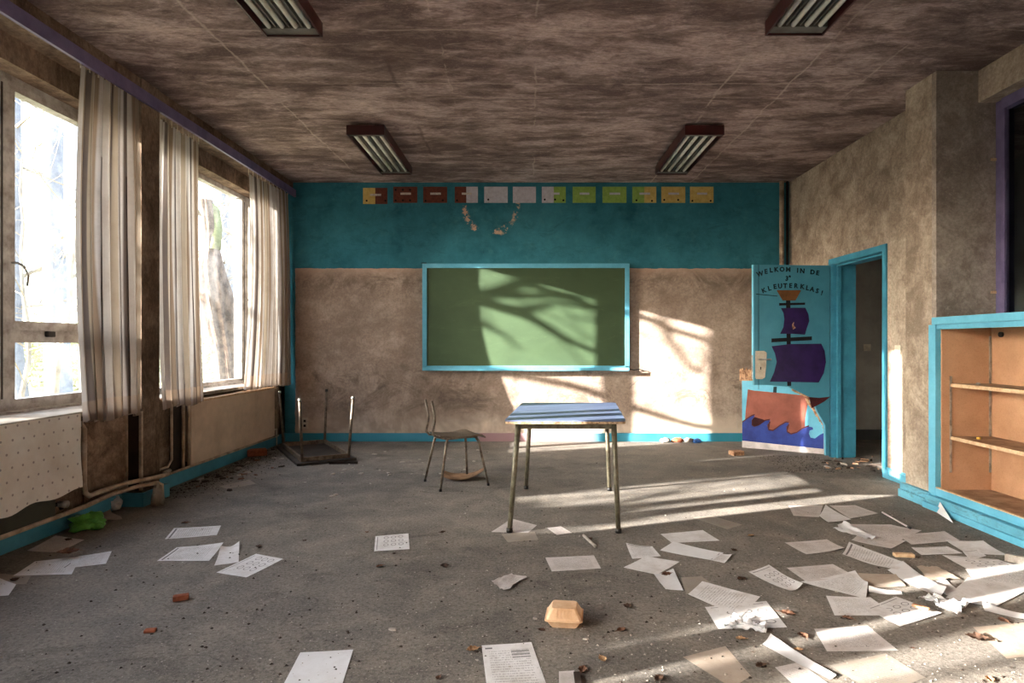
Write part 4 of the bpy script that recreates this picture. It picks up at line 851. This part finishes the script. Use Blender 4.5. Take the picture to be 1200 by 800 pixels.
# leaves
def leaf(px, py, L_, mat, lab, rot=None, z=.002, curl=.5):
    p = fl(px, py); rot = random.uniform(0, 6.28) if rot is None else rot; sd = random.random()*50
    def fn(u, v):
        a = (u-.5)*L_; wd = L_*.33*math.sin(math.pi*min(1, max(0, u*.92+.04)))**.8*(1+.35*math.sin(u*23+sd)); b_ = (v-.5)*2*wd
        h = curl*L_*(.35*(2*v-1)**2*math.sin(math.pi*u)+.25*(2*u-1)**2+.15*noise.noise(Vector((u*4, v*3, sd))))
        return (p.x+a*math.cos(rot)-b_*math.sin(rot), p.y+a*math.sin(rot)+b_*math.cos(rot), z+max(0, h))
    m = MB().grid(fn, 10, 6, False)
    o = m.build('dry_leaf', mat, label=lab, cat='leaf', group='dry leaves on the floor', smooth=True)
    a = L_*.5; MB().tube([(p.x+a*math.cos(rot), p.y+a*math.sin(rot), z+curl*L_*.25), (p.x+a*1.5*math.cos(rot), p.y+a*1.5*math.sin(rot), z+.004)], .0012, 4).build('leaf_stalk', mat, o)
for q in [(80, 654, .11, M_LEAF, 'large brown leaf lying on the left white sheets', .3, .03), (80, 633, .05, M_LEAFD, 'brown leaf on the greyish sheet by the left baseboard'), (17, 680, .05, M_LEAFD, 'dark curled leaf on the dirty scrap at far left'),
          (217, 613, .05, M_LEAF, 'brown leaf at the back edge of the farthest left sheet'), (303, 641, .05, M_LEAFD, 'dark leaf right of the left group of sheets'), (445, 664, .045, M_LEAF, 'reddish leaf below the lone worksheet'),
          (521, 664, .06, M_LEAFD, 'grey-brown leaf halfway between the worksheet and the packet'), (519, 624, .04, M_LEAFD, 'small dark leaf between the worksheet and the desk leg'), (430, 624, .03, M_LEAF, 'tiny reddish leaf above left of the lone worksheet'),
          (554, 762, .055, M_LEAFY, 'tan leaf left of the sheet with the table'), (514, 795, .03, M_LEAF, 'small brown leaf at the bottom edge, left of the table sheet'), (635, 739, .035, M_LEAFD, 'dark brown leaf below left of the foam box'),
          (728, 739, .045, M_LEAF, 'brown leaf right of and below the foam box'), (706, 773, .045, M_LEAFY, 'tan brown leaf near the bottom edge, right of the grey card'), (683, 786, .05, M_LEAF, 'brown leaf beside the grey card at the bottom edge'),
          (869, 679, .055, M_LEAFD, 'dark crumbled leaf left of the narrow worksheet'), (781, 678, .06, M_LEAF, 'orange-brown leaf on a white sheet right of the desk', .5, .02), (735, 711, .05, M_LEAFD, 'dark leaf right of the foam box'),
          (868, 749, .04, M_LEAFY, 'yellowish leaf at the edge of sunlight near the tissue'), (923, 720, .07, M_LEAF, 'large brown leaf right of the worksheet pair', 2.6), (941, 746, .055, M_LEAF, 'orange-brown leaf in the sun above the white strip'),
          (936, 762, .035, M_LEAFY, 'small tan leaf in the sun right of the white strip'), (1145, 749, .085, M_LEAFD, 'large dark brown leaf in the sunny right foreground', -.3), (1176, 728, .05, M_LEAF, 'orange-brown leaf at the right edge of the sunlight'),
          (993, 725, .05, M_LEAF, 'reddish leaf in front of the white sheet left in the heap'), (1160, 797, .04, M_LEAFY, 'yellow leaf at the bottom right edge'), (880, 628, .045, M_LEAFY, 'pinkish tan leaf right of the faded dirty sheet'),
          (860, 645, .045, M_LEAFD, 'brown leaf beside the folded end of paper'), (1070, 760, .02, M_LEAFD, 'tiny dark leaf in the sun below the heap'), (892, 781, .05, M_LEAFD, 'dark twig-like leaf in the sun at the bottom'),
          (772, 796, .05, M_LEAFD, 'dark crumbled leaf at the bottom edge, centre right'), (382, 596, .03, M_LEAFD, 'tiny dark leaf on the middle floor left'), (357, 634, .035, M_LEAFD, 'small dark leaf left of the lone worksheet'),
          (462, 649, .025, M_LEAFD, 'tiny dark leaf just below the lone worksheet'), (692, 632, .04, M_LEAFD, 'dark leaf under the desk near its right leg')]:
    leaf(q[0], q[1], q[2], q[3], q[4], q[5] if len(q) > 5 else None, q[6] if len(q) > 6 else .002)

# plaster chips: a proto mesh copied
def chipmesh(seed, mat):
    random.seed(seed); n = 7; ring = [(math.cos(i*2*math.pi/n)*random.uniform(.6, 1.1), math.sin(i*2*math.pi/n)*random.uniform(.5, 1)) for i in range(n)]
    t = MB().prism(ring, lambda u, v, d: (u*(1 if d < .5 else .75), v*(1 if d < .5 else .7), d*.8), 0, 1); me = bpy.data.meshes.new('plaster_chip'); me.from_pydata(t.v, [], t.f); me.materials.append(mat); return me
cms = [chipmesh(i, M_CHIP) for i in range(4)]; cmd = [chipmesh(20+i, M_CHIPD) for i in range(3)]; cmw = [chipmesh(30+i, M_BARE) for i in range(2)]; cml = [chipmesh(40+i, M_LEAF) for i in range(2)]
random.seed(11)
def chip(px, py, s, me, lab, grp, name='plaster_chip', cat='debris', el=1):
    p = fl(px, py); o = bpy.data.objects.new(name, me); COL.objects.link(o); o.location = (p.x, p.y, .0005); o.rotation_euler = (0, 0, random.uniform(0, 6.28)); o.scale = (s, s*random.uniform(.5, 1)*el, s*.35)
    tag(o, lab, cat, grp)
chip(460, 738, .022, cms[0], 'largest white plaster lump on the open middle foreground floor', 'plaster chips')
chip(627, 725, .016, cms[1], 'white plaster crumb just left of the foam box', 'plaster chips')
chip(687, 749, .016, cms[2], 'white plaster crumb below the foam box', 'plaster chips')
chip(335, 700, .014, cms[3], 'white plaster crumb right of the orange brick fragment', 'plaster chips')
for i in range(34):
    chip(random.uniform(350, 560), random.uniform(522, 555)+abs(random.gauss(0, 10)), random.uniform(.012, .04), random.choice(cms), 'small white plaster flake on the floor around the chair and corner table', 'plaster flakes on the back floor')
for i in range(36):
    chip(random.uniform(120, 620), random.uniform(690, 795), random.uniform(.004, .009), random.choice(cms+cmd), 'tiny crumb on the bare left and middle foreground floor', 'crumbs on the foreground floor', 'floor_crumb')
for i in range(44):
    u = random.random(); chip(962+u*75+random.gauss(0, 6), 532+u*6+random.uniform(-2, 17), random.uniform(.02, .06), random.choice(cmw+cmw+cmd+cms[:1]), 'splinter of broken door in the heap at the doorway', 'door splinters at the doorway', 'door_splinter', el=.35)
for i in range(60):
    u = random.random(); px = 330-u*130+abs(random.gauss(0, 22)); py = 523+u*46+random.uniform(-2, 12); chip(px, py, random.uniform(.015, .045), random.choice(cmd+cml+cms[:2]), 'rubble crumb along the left baseboard towards the corner', 'rubble below the cream radiator', 'rubble_piece')
# fine grit, uncountable
t = MB(); random.seed(5)
for i in range(1500):
    px = random.uniform(-20, 1200); py = 520+random.random()**.8*285; p = fl(px, py)
    if not (-3.02 < p.x < 2.95 and 2 < p.y < 7.7): continue
    s = random.uniform(.0018, .006)*(1 if random.random() < .93 else 1.8); a = random.uniform(0, 6.28); b0 = len(t.v)
    for k_ in range(3): t.v.append((p.x+s*math.cos(a+k_*2.1), p.y+s*math.sin(a+k_*2.1)*.8, .0003))
    t.v.append((p.x, p.y, s*.8)); t.f += [(b0, b0+1, b0+3), (b0+1, b0+2, b0+3), (b0+2, b0, b0+3)]
t.build('floor_grit', M_CHIP, label='fine pale grit scattered over the whole floor', cat='grit', kind='stuff')
t = MB()
for i in range(2200):
    if random.random() < .5: u = random.random(); q = Vector((-3.06+abs(random.gauss(0, .22)), 4.9+u*2.8, 0))
    elif random.random() < .5: q = Vector((2.5+random.random()*.9, 5.9+random.random()*.9, 0))
    else: p = fl(random.uniform(0, 1200), random.uniform(520, 800)); q = Vector((p.x, p.y, 0))
    if not (-3.08 < q.x < 3.2 and 2 < q.y < 7.75) or (q.x > 2.9 and q.y < 5.0): continue
    s = random.uniform(.003, .011); a = random.uniform(0, 6.28); b0 = len(t.v)
    for k_ in range(3): t.v.append((q.x+s*math.cos(a+k_*2.1), q.y+s*math.sin(a+k_*2.1)*.8, .0003))
    t.v.append((q.x, q.y, s*.7)); t.f += [(b0, b0+1, b0+3), (b0+1, b0+2, b0+3), (b0+2, b0, b0+3)]
t.build('floor_dirt', M_CHIPD, label='dark crumbled dirt along walls and over the floor', cat='dirt', kind='stuff')

# ------------------------------------------------------------------ outdoors
bx('ground', M_GRASS, -80, -3.62, -60, 80, -.5, -.3, kind='structure')
def back(px, py, t):                                # a point on the back wall, moved t metres (in x) towards the sun
    X = (px-VX)/91.8; Zz = CH+(VY-py)/91.8; return Vector((X, YB, Zz))-Vector((1, .37, -.265))*t
def grow(t, p, d, r, L_, depth, rnd):
    n = 4; pts = [p]; q = p
    for i in range(n): d = (d+Vector((rnd.gauss(0, .13), rnd.gauss(0, .13), rnd.gauss(0, .10)+.02))).normalized(); q = q+d*(L_/n); pts.append(q)
    t.tube(pts, [r*(1-.45*i/n) for i in range(n+1)], 5 if r < .05 else 8, False)
    if depth:
        for k_ in range(3 if depth > 1 else 2):
            i = rnd.randint(1, n); nd_ = (d+Vector((rnd.gauss(0, .6), rnd.gauss(0, .6), rnd.gauss(.1, .4)))).normalized(); grow(t, pts[i], nd_, r*rnd.uniform(.4, .62), L_*rnd.uniform(.55, .8), depth-1, rnd)
def tree(x, y, r, h, seed, mat, lab, lean=(0, 0), depth=3, nb=7, z0=1.8):
    rnd = random.Random(seed); ro = empty('tree', (x, y, -.3), lab, 'tree', 'bare trees outside the windows')
    pts = []; n = 8
    for i in range(n+1): f_ = i/n; pts.append(Vector((x+lean[0]*f_*h+rnd.gauss(0, .05), y+lean[1]*f_*h+rnd.gauss(0, .05), -.3+h*f_)))
    MB().tube(pts, [r*(1.25-.7*i/n) for i in range(n+1)], 12, False).build('trunk', mat, ro, smooth=True)
    t = MB()
    for k_ in range(nb):
        z = z0+(h-z0-.3)*(k_+rnd.random()*.5)/nb; f_ = min(.999, (z+.3)/h)*n; i = int(f_); p = pts[i].lerp(pts[i+1], f_-i); a = rnd.uniform(0, 6.28)
        grow(t, p, Vector((math.cos(a), math.sin(a), rnd.uniform(.1, .7))).normalized(), r*rnd.uniform(.2, .34), rnd.uniform(1.4, 2.4), depth, rnd)
    t.build('branches', M_TWIG if mat is not M_BARK else mat, ro)
# pollarded old trunk seen through the far window
def wp(px, py, X): Y = X*F/(px-VX); return Vector((X, Y, CH+(VY-py)*Y/F))
old = empty('tree', (-6.1, 12.0, -.3), 'thick gnarled pollarded trunk just outside the far window', 'tree', 'bare trees outside the windows')
tp = [wp(242, 234, -6.0), wp(246, 262, -6.0), wp(248, 290, -6.0), wp(248, 312, -6.0), wp(253, 345, -6.0), wp(258, 375, -6.0), wp(264, 410, -6.0), wp(269, 450, -6.0), wp(272, 482, -6.0)]
rnd = random.Random(4)
t = MB()
n = 40; RR = [.10, .11, .12, .21, .27, .25, .23, .24, .28]; base = len(t.v); fine_ = []
for i in range(len(tp)-1):
    for k_ in range(6): fine_.append((tp[i].lerp(tp[i+1], k_/6), RR[i]+(RR[i+1]-RR[i])*k_/6))
for i, (p, r) in enumerate(fine_):
    for k_ in range(n):
        a = 2*math.pi*k_/n; rr_ = r*(1+.10*math.sin(a*9+i*.12)+.14*noise.noise(Vector((math.cos(a)*2.5, math.sin(a)*2.5, i*.09)))+.05*rnd.random()); t.v.append((p.x+rr_*math.cos(a), p.y+rr_*math.sin(a), p.z))
for i in range(len(fine_)-1):
    for k_ in range(n): a = i*n+k_; c_ = i*n+(k_+1) % n; t.f.append((a, c_, c_+n, a+n))
t.f.append(tuple(reversed(range(n)))); t.build('trunk', simple('old_bark', lin(100, 84, 76), lin(50, 40, 36), .95, .1, 7, .9), old)
MB().tube([wp(252, 292, -5.9), wp(254, 268, -5.9), wp(252, 246, -5.9), wp(249, 238, -5.9)], [.10, .10, .08, .02], 10).build('mossy_limb', simple('moss_bark', lin(112, 118, 84), lin(80, 84, 58), .95, .1, 8, .5), old, 'moss-green broken limb of the trunk', smooth=True)
t = MB(); rnd = random.Random(12)
for a, b_ in (((262, 308), (276, 276)), ((264, 322), (285, 292)), ((265, 335), (282, 318)), ((244, 300), (228, 280)), ((250, 330), (232, 318)), ((262, 330), (292, 300)), ((258, 270), (268, 250))):
    p, q = wp(*a, -6.0), wp(*b_, -6.3); grow(t, p, (q-p).normalized(), .035, (q-p).length*1.2, 2, rnd)
t.build('branches', M_TWIG, old)

# tree whose limbs shade the chalkboard (its crown hangs between the sun and the far window)
T0 = 9.5
lim = empty('tree', back(470, 620, T0)*1.0, 'spreading bare tree near the far window, outside the view', 'tree', 'bare trees outside the windows'); lim.location.z = -.3
tk = [back(478, 640, T0), back(482, 480, T0), back(490, 380, T0), back(498, 300, T0), back(505, 200, T0), back(500, 100, T0)]; tk[0].z = -.3
MB().tube(tk, [.22, .18, .16, .13, .1, .05], 10).build('trunk', M_BARK, lim, smooth=True)
t = MB(); cv = lambda x_, y_: back(530+x_/3.48, 300+y_/3.48, T0)
def limb(pts, r0, r1): n_ = len(pts); t.tube([cv(*p) for p in pts], [r0+(r1-r0)*i/(n_-1) for i in range(n_)], 7)
limb([(-140, 215), (0, 195), (90, 182), (180, 168), (250, 145), (330, 112), (430, 85), (560, 50)], .085, .03)
limb([(90, 186), (200, 205), (290, 235), (380, 275), (440, 315), (510, 355), (620, 402), (760, 450)], .058, .022)
limb([(180, 168), (290, 172), (400, 175), (520, 165), (640, 190)], .04, .02); limb([(330, 112), (400, 145), (480, 165), (600, 215), (760, 235), (900, 300), (1020, 335), (1120, 340)], .045, .03)
limb([(250, 215), (330, 250), (360, 225), (400, 205), (470, 200), (600, 225)], .035, .02)
limb([(120, 460), (280, 488), (450, 520), (560, 550), (650, 580), (760, 625), (860, 655), (980, 690), (1100, 700)], .055, .045); limb([(-150, 430), (0, 445), (120, 460)], .07, .055)
limb([(100, 250), (180, 300), (250, 330), (300, 390)], .035, .01); limb([(850, 200), (880, 330), (960, 440), (1000, 470)], .03, .02)
limb([(350, 105), (470, 128), (600, 150), (700, 190)], .032, .02); limb([(160, 190), (230, 212), (320, 222), (420, 216)], .045, .02)
limb([(640, 200), (760, 260), (830, 270), (950, 430)], .02, .012)
rnd = random.Random(3)
for a in ((330, 112), (480, 165), (380, 275), (250, 145), (600, 130), (760, 235), (200, 300), (450, 330)):
    for k_ in range(2): grow(t, cv(*a), Vector((.1, rnd.gauss(.4, .5), rnd.gauss(.1, .6))).normalized(), .010, .6, 1, rnd)
t.build('branches', M_BARK, lim)

# trees towards the sun and the trees seen through the near window
tree(-14.2, 16.9, .17, 11, 1, M_BARK_HAZE, 'far pale trunk seen at the left of the near window', depth=3, nb=9)
tree(-13.4, 17.3, .27, 12, 2, M_BARK_HAZE, 'broad pale trunk seen in the middle of the near window', depth=3, nb=10)
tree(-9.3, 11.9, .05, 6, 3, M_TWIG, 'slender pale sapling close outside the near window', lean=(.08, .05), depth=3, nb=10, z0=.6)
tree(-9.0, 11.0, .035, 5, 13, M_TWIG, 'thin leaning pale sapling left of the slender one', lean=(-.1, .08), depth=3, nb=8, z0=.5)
tree(-12, 24, .3, 12, 4, M_BARK_HAZE, 'far bare tree behind the old trunk', depth=3, nb=9)
tree(-9.5, 21, .15, 9, 5, M_BARK_HAZE, 'thin far tree right of the old trunk', depth=3, nb=8)
tree(-9.2, .95, .07, 9, 6, M_BARK, 'dark tree towards the sun before the near window', depth=3, nb=14, z0=2.4)
tree(-11, -1.2, .26, 10, 7, M_BARK, 'thick dark tree towards the sun, nearest the building front', depth=3, nb=12, z0=1.2)
tree(-8.5, -2.3, .11, 8, 8, M_BARK, 'thin dark tree towards the sun behind the camera', depth=3, nb=12, z0=1.2)
tree(-9.0, -1.32, .085, 9, 23, M_BARK, 'slim dark tree towards the sun beside the camera window', depth=3, nb=8)
tree(-13, .4, .20, 10, 9, M_BARK, 'second row dark tree towards the sun', depth=2, nb=7)
tree(-9.0, 3.35, .30, 9, 21, M_BARK, 'unseen thick dark tree added to shade the middle curtain', depth=2, nb=5)  # out-of-view trunk added to keep direct sun off the middle curtain
tree(-9.0, 2.22, .27, 9, 22, M_BARK, 'unseen thick dark tree added to shade the curtain nearest the camera', depth=2, nb=5)  # likewise added out of view, blocks sun on the nearest curtain
# leafy hedges: an added unseen sun blocker and the bushes in view
def hedge(x0, x1, y0, y1, h, n, seed, lab, mat=M_BUSH, s0=.09):
    rnd = random.Random(seed); t = MB()
    for i in range(n):
        x, y = rnd.uniform(x0, x1), rnd.uniform(y0, y1); z = -.3+(h+.3)*rnd.random()**.8*(1+.12*noise.noise(Vector((y*.9, 0, seed)))); s = s0*rnd.uniform(.6, 1.4)
        a = Vector((rnd.gauss(0, 1), rnd.gauss(0, 1), rnd.gauss(0, 1))).normalized(); b_ = a.cross(Vector((rnd.gauss(0, 1), rnd.gauss(0, 1), rnd.gauss(0, 1)))).normalized(); c = Vector((x, y, z)); k0 = len(t.v)
        t.v += [tuple(c+a*s), tuple(c+b_*s*.5), tuple(c-a*s), tuple(c-b_*s*.5)]; t.f.append((k0, k0+1, k0+2, k0+3))
    r = empty('hedge', ((x0+x1)/2, (y0+y1)/2, -.3), lab, 'hedge'); t.build('foliage', mat, r, kind='stuff')
    for k_ in range(8):
        y = y0+(y1-y0)*(k_+.5)/8; MB().tube([((x0+x1)/2, y, -.3), ((x0+x1)/2+.05, y+.08, h*.7)], [.04, .015], 6).build('stem', M_BARK, r)
hedge(-13, -12, -8, 1.6, 3.35, 9000, 1, 'unseen tall dark hedge added to block the low sun', M_LEAFD, .14)  # added out of view, masks low sun rays so the nearer floor stays shaded
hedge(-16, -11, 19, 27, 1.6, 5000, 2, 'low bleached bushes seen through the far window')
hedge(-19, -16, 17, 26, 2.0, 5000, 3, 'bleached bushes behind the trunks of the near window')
